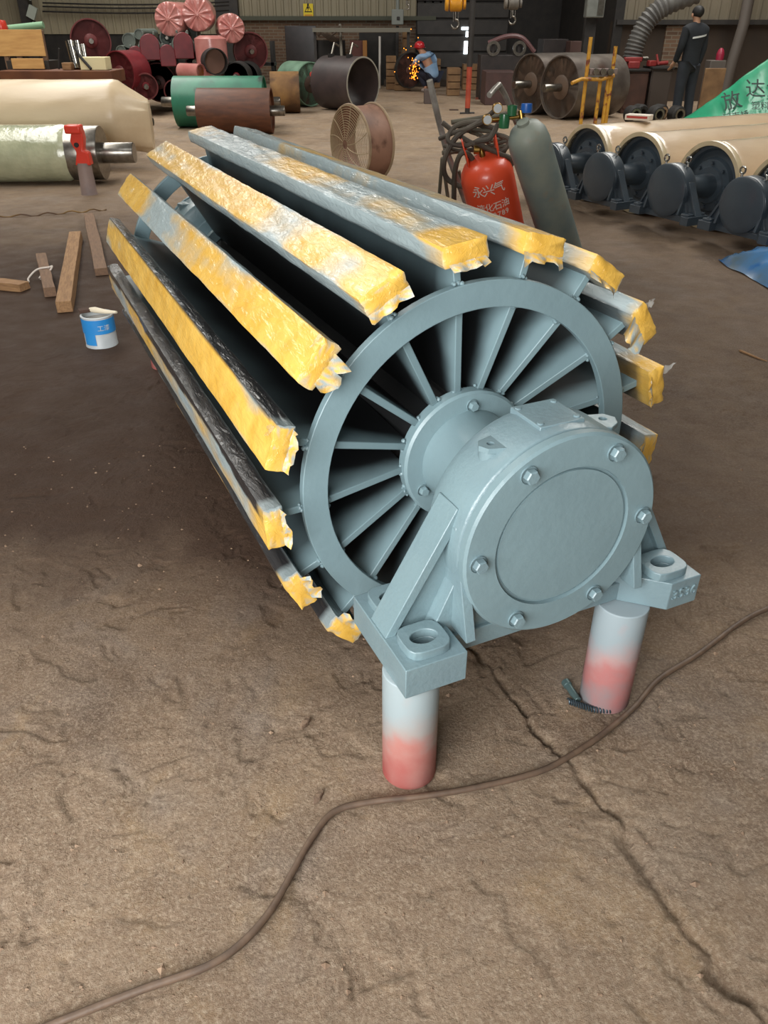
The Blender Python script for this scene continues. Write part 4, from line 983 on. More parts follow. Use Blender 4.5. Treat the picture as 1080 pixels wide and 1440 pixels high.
# standing pink tube with open end
c = at(298, 80, 16.9)
t = thing('pink_wrapped_tube', 'big pipe wrapped in pink film standing upright in the pile', 'wrapped pipe', (c.x, c.y, 0)); mb = MB()
mb.grid(lambda i, j: (.29*(1+.02*float(vn(i*.7, j*.3, 8)))*math.cos(2*PI*i/48)*(1-.35*(j > 12)), .29*math.sin(2*PI*i/48)*(1-.35*(j > 12)), .02+1.24*min(j, 12)/12+.05*(j > 12)), 48, 14, cu=True); mb.f.append(tuple(13*48+i for i in range(48))); mb.build('film_sleeve', m_pink, t, smooth=60)
c = at(304, 87, 16.35); t = thing('short_pipe', 'open-ended pipe lying in front of the pink standing tube', 'pipe', (c.x, c.y, 0), .35)
O = Vector((0, 0, c.z)); MB().lathe([(.20, 0), (.215, 0), (.215, .5), (.20, .5)], 40, 'y', O, closed=True).build('pipe_wall', m_black, t)
MB().lathe([(0, .25), (.199, .25)], 36, 'y', O).build('pipe_plug', mat('brown_pink_plug', (150, 108, 90), rough=.6), t)
c = at(283, 101, 16.3); tag(drum('orange_ended_roll', 'small roll with an orange end half hidden behind the green drum', 'roller', c, 1.0, .13, .5, m_pink, mat('orange_end', (196, 128, 50), rough=.5), shaft=0, hub=0), None)
# supports under the pile
for i, (x0, x1, lab) in enumerate(((-5.9, -4.2, 'low black trestle carrying the red pulleys beside the bench'), (-4.0, -2.2, 'low black trestle carrying the pink wrapped rolls'))):
    t = thing('trestle', lab, 'trestle', ((x0+x1)/2, 18.4, 0))
    for zz in (.25, .80): MB().box((0, 0, zz), (x1-x0, .36, .06)).build('shelf', m_black, t)
    for sx in (-1, 1):
        for sy in (-.15, .15): MB().box((sx*(x1-x0)/2*.95, sy, .6), (.06, .06, 1.2)).build('upright', m_black, t)

# ================================================================== DRUMS IN THE MIDDLE
m_brn = mat('brown_varnished_rubber', (104, 62, 40), (82, 48, 32), rough=.5, scale=5, stretch=(1, 1, 4))
m_grn = mat('green_enamel_drum', (52, 128, 100), (44, 108, 86), rough=.4, scale=4, c3=(40, 60, 50), s3=3, t3=(.6, .7))
c = Vector((at(281, 160, 13.9).x, 13.9, .325)); L = at(383, 160, 13.9).x-c.x
drum('brown_drum', 'brown rubber-covered drum with steel shaft ends, in front of the green drum', 'conveyor drum', c, -PI/2, .32, L, m_brn, m_black, shaft=.075, ext=.2)
c = Vector((at(247, 130, 14.8).x, 14.8, .385)); L = at(372, 130, 14.8).x-c.x
drum('green_drum', 'green painted drum with dark smears and shaft ends, behind the brown drum', 'conveyor drum', c, -PI/2, .38, L, m_grn, m_black, shaft=.075, ext=.25)
m_ry = mat('yellow_rust', (150, 112, 66), (104, 72, 42), rough=.7, scale=3, c3=(84, 58, 36), s3=2.2, t3=(.5, .62))
c = Vector((at(381, 130, 17.3).x, 17.3, .36)); drum('rusty_drum', 'yellowish rusty drum lying beside the green-shelled pulley', 'drum', c, -PI/2+.1, .355, at(421, 130, 17.3).x-c.x, m_ry, m_ry, shaft=0, hub=0, lip=.03)
c = at(438, 116, 18.6); c.z = .42; drum('green_shell_pulley', 'pulley with pale green shell and rusty brown end beside the open steel shell', 'conveyor pulley', c, .75, .41, .7, mat('pale_green_shell', (122, 156, 132), (104, 134, 112), rough=.45), mat('rusty_end', (88, 66, 54), (70, 54, 46), rough=.6), shaft=.05, ext=.1)
tag(MB().lathe([(0, -.04), (.05, -.035), (.05, .02)], 14, 'y', (c.x+.05, c.y-.35, .62)).build('red_plug', m_rc), 'tiny red plug on the rusty end of the green-shelled pulley', 'plug')
# open steel shell
c = at(511, 114, 17.6); c.z = .62
t = thing('steel_shell', 'open dark steel shell like a big pipe ring lying on its side', 'steel shell', (c.x, c.y, 0), .85); O = Vector((0, 0, .48))
MB().lathe([(.452, 0), (.475, 0), (.475, 1.0), (.452, 1.0)], 72, 'y', O, closed=True).build('shell_wall', mat('mill_scale', (78, 66, 64), (62, 54, 54), rough=.5, scale=3), t, smooth=30)
MB().lathe([(.45, -.003), (.477, -.003), (.477, .006), (.45, .006)], 72, 'y', O, closed=True).build('ground_rim', mat('ground_edge', (150, 146, 134), rough=.4), t)
for y in (.25, .75):
    MB().tube([(-.12, y, .93), (-.02, y, 1.17), (.12, y, 1.11)], .022, 8).build('lifting_clamp', m_steel2, t); MB().box((-.12, y, .95), (.1, .08, .08)).build('clamp_foot', m_black, t)
# two big steel drums on shafts
m_sd = mat('rolled_steel', (128, 120, 112), (96, 86, 80), rough=.38, metal=.5, scale=3, c3=(86, 62, 52), s3=2)
m_sf = mat('brown_steel_face', (104, 84, 68), (86, 68, 56), rough=.55, scale=3)
for (px, py, lab) in ((743, 119, 'big steel drum with polished shaft, behind its twin'), (786, 124, 'big steel drum with polished shaft, standing beside the yellow rack')):
    c = Vector((2.75, 17.0, 0)) if px < 760 else at(px, py, 16.1); c.z = .515
    drum('steel_drum', lab, 'steel drum', c, -1.02, .51, 1.25, m_sd, m_sf, shaft=.065, ext=.36, lip=.02, rec=.05, group='pair of big steel drums', hub=.2)

# ================================================================== PEOPLE
def skin(name, V, Ed, m, parent, sub=2):
    """V: list of (x, y, z, rx[, ry]); grown with a Skin modifier"""
    me = bpy.data.meshes.new(name); me.from_pydata([v[:3] for v in V], Ed, []); me.update()
    o = bpy.data.objects.new(name, me); COL.objects.link(o); o.parent = parent
    o.modifiers.new('skin', 'SKIN')
    for i, v in enumerate(V): me.skin_vertices[0].data[i].radius = (v[3], v[4] if len(v) > 4 else v[3])
    me.skin_vertices[0].data[0].use_root = True
    s_ = o.modifiers.new('sub', 'SUBSURF'); s_.levels = sub; s_.render_levels = sub
    dg = bpy.context.evaluated_depsgraph_get(); dg.update(); nm = bpy.data.meshes.new_from_object(o.evaluated_get(dg))
    o.modifiers.clear(); o.data = nm; nm.name = name; nm.materials.clear(); nm.materials.append(m)
    nm.polygons.foreach_set('use_smooth', [True]*len(nm.polygons)); return o
def chain(*ids): return [(a, b) for a, b in zip(ids, ids[1:])]
m_skin = mat('skin_tone', (176, 132, 106), rough=.55); m_navy = mat('black_navy_cloth', (34, 38, 44), (28, 31, 36), rough=.85, scale=8)
m_trou = mat('dark_blue_trousers', (44, 48, 56), (36, 40, 46), rough=.85, scale=8); m_hair = mat('black_hair', (24, 21, 20), rough=.6)
def ellipsoid(mb, c, rx, ry, rz_, n=20, k=12):
    c = Vector(c)
    mb.grid(lambda i, j: tuple(c+Vector((rx*math.sin(PI*j/(k-1))*math.cos(2*PI*i/n), ry*math.sin(PI*j/(k-1))*math.sin(2*PI*i/n), rz_*math.cos(PI*j/(k-1))))), n, k, cu=True); return mb
def hand(V, Ed, wrist, d, side):
    """palm and five fingers as short chains; wrist index into V, d = direction of the hand"""
    w_ = Vector(V[wrist][:3]); d = Vector(d).normalized(); sx = Vector((side, 0, 0)); sx = (sx-d*sx.dot(d)).normalized()
    base = len(V); V.append((*(w_+d*.05), .035, .02)); Ed.append((wrist, base)); V.append((*(w_+d*.085), .036, .018)); Ed.append((base, base+1))
    for q, (o_, ln) in enumerate(((-.027, .062), (-.009, .075), (.009, .07), (.027, .055))):
        i0 = len(V); p = w_+d*.095+sx*o_
        V.append((*p, .009)); V.append((*(p+d*ln*.55+Vector((0, .012, 0))), .0085)); V.append((*(p+d*ln+Vector((0, .03, 0))), .0075))
        Ed += [(base+1, i0), (i0, i0+1), (i0+1, i0+2)]
    i0 = len(V); p = w_+d*.04-sx*.035; V.append((*p, .011)); V.append((*(p+d*.045-sx*.02), .009)); Ed += [(base, i0), (i0, i0+1)]
# standing man, back to us
ps = thing('person', 'person standing in a dark jacket with a white stripe across the turned back', 'person', (G(975, 170).x-.25, G(975, 170).y, 0), .42)
V = [(0, 0, .93, .13, .10), (0, .0, 1.10, .125, .09), (0, 0, 1.28, .14, .10), (0, -.01, 1.42, .10, .08), (0, .005, 1.50, .052), (0, .02, 1.57, .065), (0, .03, 1.64, .085, .095), (0, .03, 1.70, .06, .07),
     (-.19, 0, 1.40, .055), (-.23, .02, 1.14, .043), (-.20, .15, .93, .033), (.19, 0, 1.40, .055), (.24, .0, 1.13, .043), (.23, .05, .89, .033),
     (-.10, 0, .86, .09), (-.11, .02, .48, .058), (-.12, -.01, .09, .042), (-.12, .13, .035, .038), (.10, 0, .86, .09), (.12, .01, .48, .058), (.13, -.03, .09, .042), (.14, .11, .035, .038)]
Ed = chain(0, 1, 2, 3, 4, 5, 6, 7)+chain(3, 8, 9, 10)+chain(3, 11, 12, 13)+chain(0, 14, 15, 16, 17)+chain(0, 18, 19, 20, 21)
hand(V, Ed, 10, (-.1, .5, -.8), 1); hand(V, Ed, 13, (0, .1, -1), 1)
body = skin('body', V, Ed, m_skin, ps)
V = [(0, 0, .74, .19, .145), (0, 0, .88, .18, .135), (0, 0, 1.06, .165, .125), (0, 0, 1.26, .205, .15), (0, -.005, 1.42, .16, .12), (0, .0, 1.54, .075), (-.20, 0, 1.40, .085), (-.245, .02, 1.14, .062), (-.20, .15, .92, .052), (.20, 0, 1.40, .085), (.255, 0, 1.13, .062), (.232, .05, .87, .052)]
skin('jacket', V, chain(0, 1, 2, 3, 4, 5)+chain(4, 6, 7, 8)+chain(4, 9, 10, 11), m_navy, ps)
mb = MB(); mb.grid(lambda i, j: ((lambda a: (.215*math.sin(a), -.166*math.cos(a)-.002, 1.295+.028*j+.03*a))(-.75+1.5*i/10)), 11, 2); mb.build('reflective_stripe', mat('reflective_white', (206, 206, 204), rough=.4), ps)
V = [(0, 0, 1.0, .165, .125), (-.10, 0, .84, .125), (-.115, .015, .48, .088), (-.125, -.015, .03, .08), (.10, 0, .84, .125), (.125, .005, .48, .088), (.135, -.035, .03, .08)]
skin('trousers', V, chain(0, 1, 2, 3)+chain(0, 4, 5, 6), m_trou, ps)
for sx in (-1, 1): ellipsoid(MB(), (sx*.13, .04, .045), .055, .14, .045).build('shoe', m_black, ps)
ellipsoid(MB(), (0, .015, 1.665), .092, .108, .095).build('hair', m_hair, ps)
for sx in (-1, 1): ellipsoid(MB(), (sx*.088, .045, 1.615), .012, .022, .032, 10, 7).build('ear', m_skin, ps)
ellipsoid(MB(), (0, .125, 1.61), .012, .018, .022, 10, 7).build('nose', m_skin, ps)
# crouching worker with red helmet
wk = thing('person', 'person crouching in a light blue shirt and red helmet, grinding with sparks', 'person', (1.12, 22.7, 0), .35)
V = [(.12, 0, .40, .15, .13), (.06, .06, .56, .14, .11), (-.02, .10, .72, .14, .11), (-.08, .14, .84, .09), (-.12, .19, .90, .055), (-.15, .23, .97, .085, .095), (-.16, .25, 1.03, .07),
     (.08, .22, .80, .05), (.02, .36, .62, .042), (-.20, .44, .58, .033), (-.22, .06, .80, .05), (-.34, .2, .62, .042), (-.32, .40, .56, .033),
     (.22, .06, .36, .09), (.10, .40, .46, .065), (.18, .10, .09, .045), (.10, .20, .035, .04), (.0, .0, .34, .09), (-.16, .36, .46, .065), (-.02, .06, .09, .045), (-.10, .16, .035, .04)]
Ed = chain(0, 1, 2, 3, 4, 5, 6)+chain(3, 7, 8, 9)+chain(3, 10, 11, 12)+chain(0, 13, 14, 15, 16)+chain(0, 17, 18, 19, 20)
hand(V, Ed, 9, (-.5, .5, -.2), 1); hand(V, Ed, 12, (.1, .9, -.2), 1)
skin('body', V, Ed, m_skin, wk)
V = [(.17, -.07, .26, .20, .17), (.06, .05, .58, .20, .17), (-.02, .10, .74, .20, .165), (-.08, .13, .86, .12), (.10, .22, .79, .07), (.03, .35, .64, .062), (-.23, .05, .79, .07), (-.34, .18, .64, .062)]
skin('shirt', V, chain(0, 1, 2, 3)+chain(3, 4, 5)+chain(3, 6, 7), mat('light_blue_shirt', (150, 182, 214), (130, 164, 200), rough=.85), wk)
V = [(.12, -.01, .46, .185, .165), (.22, .06, .36, .12), (.10, .40, .46, .09), (.18, .10, .12, .07), (.0, .0, .34, .12), (-.16, .36, .46, .09), (-.02, .06, .12, .07)]
skin('trousers', V, chain(0, 1, 2, 3)+chain(0, 4, 5, 6), mat('dark_navy_trousers', (30, 34, 50), rough=.85), wk)
ellipsoid(MB(), (-.16, .24, 1.03), .125, .145, .10).build('helmet', mat('red_helmet', (196, 44, 52), rough=.3, coat=.5), wk)
MB().lathe([(.12, -.01), (.16, -.015), (.16, -.005), (.12, .0)], 24, 'z', (-.16, .25, 1.0), closed=True).build('helmet_brim', mat('red_helmet', (196, 44, 52)), wk)
for x, y in ((.13, .16), (-.07, .12)): ellipsoid(MB(), (x, y, .045), .05, .12, .045).build('boot', mat('pale_boot', (150, 140, 134), rough=.8), wk)
c = at(577, 97, 22.9); c.z = .48
drum('ground_disc', 'dark round steel disc the crouching person is grinding', 'disc', c, .5, .40, .12, m_black, mat('scorched_brown', (84, 56, 48), rough=.6), shaft=0, hub=.1)
mb = MB(); rr = random.Random(3)
for i in range(70):
    p = at(583+rr.gauss(0, 3.2), rr.uniform(84, 112), 22.3); q = rr.uniform(.005, .013)
    mb.add([p+Vector((q, 0, 0)), p+Vector((-q, 0, 0)), p+Vector((0, q, 0)), p+Vector((0, -q, 0)), p+Vector((0, 0, q*1.6)), p+Vector((0, 0, -q*1.6))], [(0, 2, 4), (2, 1, 4), (1, 3, 4), (3, 0, 4), (2, 0, 5), (1, 2, 5), (3, 1, 5), (0, 3, 5)])
for (px, py) in ((568, 68), (578, 41), (588, 53), (578, 65), (571, 70), (555, 101), (580, 82), (574, 81)):
    p = at(px, py, 22.4); q = .014
    mb.add([p+Vector((q, 0, 0)), p+Vector((-q, 0, 0)), p+Vector((0, q, 0)), p+Vector((0, -q, 0)), p+Vector((0, 0, q)), p+Vector((0, 0, -q))], [(0, 2, 4), (2, 1, 4), (1, 3, 4), (3, 0, 4), (2, 0, 5), (1, 2, 5), (3, 1, 5), (0, 3, 5)])
tag(mb.build('grinding_sparks', emat('orange_spark', (255, 140, 40), 2.5), smooth=0), 'orange sparks flying from the disc being ground', 'sparks', kind='stuff')

# ================================================================== BACK CENTRE
def gbox(name, px0, px1, py0, Yd, dep, m, label, cat, z0=0., bev=.01, rz=0.):
    a = at(px0, py0, Yd); b = at(px1, py0, Yd); h = a.z-z0
    o = MB().box((0, 0, h/2), (b.x-a.x, dep, h)).build(name, m, bevel=bev); o.location = ((a.x+b.x)/2, Yd+dep/2, z0); o.rotation_euler = (0, 0, rz); return tag(o, label, cat)
m_ow = mat('old_crate_wood', (140, 108, 74), (112, 84, 58), rough=.8, scale=5)
def crate(px0, px1, py0, Yd, dep, label, n=4):
    a = at(px0, py0, Yd); b = at(px1, py0, Yd); W_, h = b.x-a.x, a.z
    t = thing('wooden_crate', label, 'crate', ((a.x+b.x)/2, Yd, 0), 0, 'wooden crates by the dark door')
    MB().box((0, dep/2+.02, h/2), (W_*.94, dep-.04, h*.96)).build('crate_core', m_ow, t)
    for i in range(n): MB().box((0, 0, h*(i+.5)/n), (W_, .03, h/n*.86)).build('crate_board', m_ow, t, bevel=.004)
crate(543, 557, 78, 23.6, .5, 'tall narrow wooden crate left of the grinding disc', 5)
crate(555, 578, 92, 23.2, .5, 'low wooden crate behind the grinding disc')
crate(566, 574, 40, 25.1, .25, 'tallest wooden plank box against the dark door', 6)
crate(602, 620, 82, 24.2, .5, 'wooden crate behind the crouching person')
crate(630, 648, 95, 21.5, .5, 'wooden crate beside the dark post with red foot')
crate(652, 676, 90, 23.4, .6, 'wooden crate between the dark post and brown tank')
gbox('steel_block', 597, 613, 126, 19.3, .35, mat('grey_brown_block', (92, 80, 76), rough=.7), 'grey-brown steel block on the open floor in front of the crouching person', 'block')
gbox('steel_beam', 540, 690, 112, 24.9, .2, mat('dark_brown_beam', (66, 56, 48), rough=.8), 'long low dark beam lying on the floor behind the crouching person', 'beam')
gbox('floor_scrap', 632, 645, 154, 17.8, .12, mat('dark_scrap', (74, 54, 44), rough=.8), 'small dark scrap plate lying near the red-footed post', 'scrap')
# post
g = G(657, 160); t = thing('floor_post', 'tall thin post, dark above and orange-red below', 'post', g)
MB().cyl((0, 0, 0), (0, 0, .12), .05, .045, 16).build('foot', m_dark, t); MB().cyl((0, 0, .1), (0, 0, .82), .05, .05, 16).build('red_sleeve', mat('orange_red_post', (186, 82, 56), (160, 64, 46), rough=.6), t)
MB().cyl((0, 0, .8), (0, 0, 7.5), .055, .055, 12).build('pole', m_dark, t); MB().cyl((-.14, -.05, .01), (.14, .05, .01), .02).build('floor_bar', m_dark, t)
tag(MB().box(G(690, 140)+Vector((0, 0, .02)), (.7, .12, .04), Matrix.Rotation(-.2, 3, 'Z')).build('red_channel', mat('rusty_red_bar', (130, 70, 52), rough=.7)), 'rusty red bar lying on the floor beside the brown tank', 'bar')
# daylight through the gap beside the dark door
m_day = emat('daylight_gap', (235, 245, 250), 3.0)
for i, (px0, px1, py0, py1) in enumerate(((652, 659, 58, 76), (655, 659, 44, 52), (649, 659, 38, 42))):
    a = at(px0, py1, 25.85); b = at(px1, py0, 25.85); o = MB().box(((a.x+b.x)/2, 25.88, (a.z+b.z)/2), (b.x-a.x, .02, b.z-a.z)).build('window_%d' % (i+1), m_day, smooth=0); struct(o)
# chain hoists
m_hy = mat('hoist_yellow', (226, 156, 30), (206, 138, 24), rough=.35, coat=.4)
def hoist(label, px, py, Yd, sc, my):
    c = at(px, py, Yd); t = thing('chain_hoist', label, 'hoist', c)
    MB().lathe([(0, -.13), (.10, -.13), (.13, -.10), (.13, .10), (.10, .13), (0, .13)], 28, 'x').xf(Matrix.Scale(sc, 4)).build('gear_case', my, t, bevel=.01)
    MB().lathe([(.0, -.22), (.10, -.22), (.12, -.2), (.12, -.15), (.0, -.14)], 24, 'x').xf(Matrix.Scale(sc, 4)).build('hand_wheel_cover', my, t)
    MB().lathe([(.0, .14), (.09, .15), (.09, .2), (.0, .21)], 24, 'x').xf(Matrix.Scale(sc, 4)).build('end_cap', my, t)
    hk = [Vector((0, 0, -.12)), Vector((0, 0, -.26))]+[Vector((.08*math.sin(a), 0, -.34+.08*math.cos(a))) for a in [i*PI/8 for i in range(0, 13)]]
    MB().tube([p*sc for p in hk], [.022*sc]*2+[.024*sc]*10+[.018*sc, .012*sc, .006*sc], 10).build('hook', m_steel2, t)
    for x in (-.04, .06): MB().cyl((x*sc, 0, -.3*sc), (x*sc, 0, 0), .008).build('chain_fall', m_steel2, t)
    MB().cyl((0, 0, .12*sc), (0, 0, 7.6-c.z), .015).build('suspension_chain', m_black, t)
    return t
hoist('yellow chain hoist with open steel hook hanging by the daylight gap', 641, 6, 20, 1.05, m_hy)
hoist('small yellow hook block hanging beside the grey switch box', 573, -6, 21, .62, m_hy)
hoist('grey chain hoist with hook hanging above the brown tank', 722, 5, 18, .8, mat('dirty_grey_hoist', (120, 112, 102), (96, 90, 82), rough=.5))
# switch box on the wall, sign, shelf rail
c = at(559, 24, 25.3); t = thing('switch_box', 'light grey electrical switch box on the wall', 'switch box', (c.x, c.y, 0))
a = at(550, 36, 25.3); b = at(567, 14, 25.3)
MB().box((0, 0, c.z), (b.x-a.x, .2, b.z-a.z)).build('box', mat('grey_box', (132, 136, 130), rough=.5), t, bevel=.02); MB().cyl((0, .05, b.z), (0, .05, 6), .05).build('conduit', mat('grey_box', (132, 136, 130)), t); MB().box((.02, -.11, c.z-.03), (.08, .03, .08)).build('switch_knob', m_dark, t, bevel=.01)
MB().box((0, .12, a.z/2), (.08, .05, a.z)).build('mounting_post', m_dark, t)
a = at(440, 45, 24.6); b = at(577, 39, 24.6); t = thing('steel_shelf', 'pale steel shelf rail above the dark recess', 'shelf', ((a.x+b.x)/2, 24.6, 0))
MB().box((0, 0, (a.z+b.z)/2), (b.x-a.x, .3, b.z-a.z)).build('shelf_board', mat('pale_rail', (122, 118, 106), rough=.6), t)
for x in (-1, 1): MB().box((x*(b.x-a.x)*.48, 0, a.z/2), (.07, .07, a.z)).build('upright', m_dark, t)
a = at(427, 24, 25.9); b = at(440, 5, 25.9); t = thing('warning_sign', 'yellow electric hazard sign with black triangle on the corrugated wall', 'sign', ((a.x+b.x)/2, 25.92, (a.z+b.z)/2)); W_, h = b.x-a.x, b.z-a.z
MB().box((0, 0, 0), (W_, .02, h)).build('sign_plate', mat('sign_yellow', (232, 206, 40), rough=.5), t)
s_ = W_*.40
for k_, mm, y in ((1., m_black, -.014), (.72, mat('sign_yellow', (232, 206, 40)), -.018)): MB().prism([(-s_*k_, h*.12-s_*.75*k_), (s_*k_, h*.12-s_*.75*k_), (0, h*.12+s_*1.0*k_)], y, y+.005).build('hazard_triangle', mm, t)
MB().prism([(-.02, .16), (.03, .16), (.0, .08), (.03, .08), (-.03, -.06), (-.005, .04), (-.035, .04)], -.023, -.019).build('lightning_bolt', m_black, t)
MB().box((0, -.012, -h*.36), (W_*.8, .005, h*.12)).build('caption_strip', mat('sign_orange', (214, 150, 40), rough=.5), t)
# black sheet panel and stuff in front of the bricks
gbox('sheet_panel', 400, 444, 36, 25.2, .05, mat('glossy_black_sheet', (52, 46, 46), (44, 40, 40), rough=.25), 'tall black steel sheet leaning on the brick wall', 'panel')
gbox('dark_recess_box', 505, 560, 46, 25.5, .38, m_black, 'large black cupboard under the pale shelf rail', 'cupboard')
gbox('rust_panel', 492, 512, 57, 24.4, .3, mat('maroon_panel', (84, 46, 40), rough=.7), 'maroon steel panel beside the black cupboard', 'panel')
gbox('ochre_panel', 510, 516, 57, 24.3, .3, mat('ochre_panel', (142, 96, 44), rough=.7), 'narrow ochre board beside the maroon panel', 'board')
a = at(482, 88, 24.0); a.z = 0; tag(MB().cyl(a, at(478, 35, 25.2), .04).build('leaning_pole', mat('pale_pole', (140, 134, 122), rough=.6)), 'pale pole leaning on the wall above the steel shell', 'pole')
for i in range(4):
    rr = random.Random(80+i); p = [at(446+rr.uniform(0, 40), 36+rr.uniform(0, 22), 25.0) for _ in range(5)]
    tag(MB().tube(spline(p, 6), .03, 6).build('cable_coil', mat('dusty_cable', (92, 78, 66), rough=.8)), 'dusty cable tangle hung on the wall beside the black sheet', 'cable', 'cable tangles on the wall')
tag(MB().cyl((at(534, 66, 24.2).x, 24.2, 0), at(534, 51, 24.2), .03).build('white_rod', mat('white_rod', (196, 192, 186), rough=.5)), 'thin white rod standing before the black cupboard', 'rod')
bk = MB(); a = at(450, 70, 24.8); bk.box((a.x+.05, 25.5, .55), (1.2, .4, 1.1)); tag(bk.build('black_locker', m_black, bevel=.01), 'low black locker between the black sheet and maroon panel', 'locker')
# dark machine and brown tank
m_mach = mat('dark_machine', (56, 48, 46), (44, 39, 38), rough=.5)
gbox('brown_tank', 684, 727, 101, 19.0, .9, mat('brown_maroon_tank', (82, 58, 54), (70, 50, 47), rough=.6), 'brown rectangular steel tank behind the big steel drums', 'tank')
t = thing('bench_machine', 'dark machine with curved maroon guard standing behind the brown tank', 'machine', (at(715, 90, 20.6).x, 20.6, 0))
MB().box((0, .2, .45), (1.3, .7, .9)).build('machine_base', m_mach, t, bevel=.02)
MB().tube(spline([(-.5, -.1, 1.12), (-.1, -.1, 1.25), (.25, -.1, 1.22), (.55, -.1, .95)], 6), .05, 8).build('guard', mat('dull_maroon', (110, 78, 78), rough=.4), t)
for x in (-.38, .2): MB().lathe([(.09, -.05), (.15, -.05), (.15, .05), (.09, .05)], 24, 'y', (x, -.12, 1.02), closed=True).build('pulley_wheel', m_steel2, t); MB().box((x, -.05, .95), (.06, .1, .3)).build('wheel_bracket', m_mach, t)
gbox('dark_cabinet', 765, 800, 55, 21.0, .8, m_mach, 'dark cabinet standing behind the big steel drums', 'cabinet')
gbox('maroon_cabinet', 803, 822, 58, 20.5, .6, mat('maroon_cab', (84, 60, 54), rough=.6), 'maroon cabinet between the dark cabinet and the yellow rack', 'cabinet')
# grey box hung on a column
c = at(836, 10, 19.0); t = thing('control_box', 'grey control box on a dark column above the steel drums', 'control box', (c.x, c.y, 0)); a = at(821, 25, 19); b = at(851, -14, 19)
MB().box((0, 0, (a.z+b.z)/2), (b.x-a.x, .25, b.z-a.z)).build('box', mat('grey_box2', (128, 130, 124), (110, 112, 106), rough=.4), t, bevel=.02); MB().box((0, .22, 3.7), (.22, .18, 7.4)).build('column', m_dark, t)
MB().box((.1, -.135, (a.z+b.z)/2), (.12, .02, (b.z-a.z)*.8)).build('door_strip', m_steel2, t)

# ================================================================== BACK RIGHT
m_yel = mat('chipped_yellow', (206, 156, 52), (186, 132, 44), rough=.5, scale=12, c3=(120, 60, 40), s3=9, t3=(.55, .65))
Yr = 15.3; b0 = G(850, 172); t = thing('yellow_rack', 'chipped yellow rod rack beside the big steel drums', 'rack', (0, 0, 0))
for (px, py) in ((831, 52), (845, 108), (856, 108), (866, 65)):
    p = at(px, py, Yr); MB().cyl((p.x, Yr, 0), (p.x, Yr, p.z), .032, .032, 12).build('upright', m_yel, t)
MB().tube([at(804, 117, Yr-.15), at(818, 111, Yr-.06), at(846, 112, Yr-.06), at(864, 106, Yr-.06)], .03, 10).build('bent_bar', m_yel, t)
a, b = at(829, 101, Yr), at(868, 101, Yr); MB().box(((a.x+b.x)/2, Yr+.02, a.z), (b.x-a.x, .10, .1)).build('cross_bar', mat('dusty_bar', (120, 104, 98), rough=.6), t, bevel=.01)
for px in (838, 848, 858): MB().lathe([(0, -.06), (.05, -.06), (.05, .06), (0, .06)], 14, 'y', at(px, 101, Yr-.06)).build('small_roller', m_steel2, t)
# row of wheels
for i, (px, lab) in enumerate(((892, 'small dark wheel beside the yellow rack'), (909, 'small dark wheel second from the yellow rack'), (925, 'small dark wheel half hidden in the middle of the row'), (938, 'small dark wheel with a brownish bore'), (954, 'small dark wheel nearest the green tarp'))):
    c = at(px, 150, 15.4); t = thing('small_wheel', lab, 'wheel', (c.x, c.y+(.32 if i % 2 else 0), 0), .35, 'row of small wheels'); O = Vector((0, 0, .142))
    MB().lathe([(.068, -.08), (.11, -.08), (.138, -.05), (.138, .10), (.11, .13), (.068, .13)], 32, 'y', O, closed=True).build('tyre', m_black, t); MB().lathe([(.064, -.09), (.098, -.09), (.098, -.06), (.064, -.06)], 28, 'y', O, closed=True).build('bright_ring', m_steel2 if i != 3 else mat('brown_bore', (150, 120, 92), rough=.5), t)
# benches with red tools
m_bb = mat('brown_bench', (84, 56, 46), (70, 48, 40), rough=.6)
for (px0, px1, py, lab, tl) in ((880, 915, 97, 'brown steel bench cabinet carrying a red vise', 'red vise on the brown bench by the steel drums'), (917, 948, 94, 'grey-brown bench cabinet carrying red tools', 'red hand tool heap on the grey-brown bench')):
    a = at(px0, py, 17.2); b = at(px1, py, 17.2); t = thing('bench_cabinet', lab, 'cabinet', ((a.x+b.x)/2, 17.2, 0)); mm = m_bb if px0 < 900 else mat('greybrown_bench', (74, 64, 58), rough=.6)
    MB().box((0, .3, a.z/2-.02), ((b.x-a.x)*.94, .6, a.z-.04)).build('carcass', mm, t, bevel=.01); MB().box((0, .28, a.z-.02), (b.x-a.x, .68, .04)).build('worktop', m_black, t, bevel=.006)
    MB().box((0, -.008, a.z/2), ((b.x-a.x)*.85, .02, a.z*.8)).build('door', mm, t, bevel=.008)
    v = thing('bench_vise' if px0 < 900 else 'hand_tools', tl, 'vise' if px0 < 900 else 'tools', ((a.x+b.x)/2-.05, 17.4, a.z)); mr = mat('dull_red_tool', (150, 50, 48), (128, 42, 42), rough=.5)
    if px0 < 900:
        MB().box((0, 0, .06), (.22, .16, .12)).build('vise_base', mr, v, bevel=.015); MB().box((-.02, 0, .15), (.34, .1, .08)).build('vise_jaw', mr, v, bevel=.015); MB().cyl((.16, 0, .17), (.26, 0, .17), .035).build('spindle', m_steel2, v)
    else:
        MB().box((-.12, 0, .05), (.16, .12, .10), Matrix.Rotation(.3, 3, 'Z')).build('tool_body', mr, v, bevel=.015); MB().cyl((-.05, 0, .04), (.2, .05, .06), .035).build('tool_handle', mr, v); MB().cyl((.0, -.05, .03), (-.05, 0, .2), .02).build('tool_lever', mr, v)
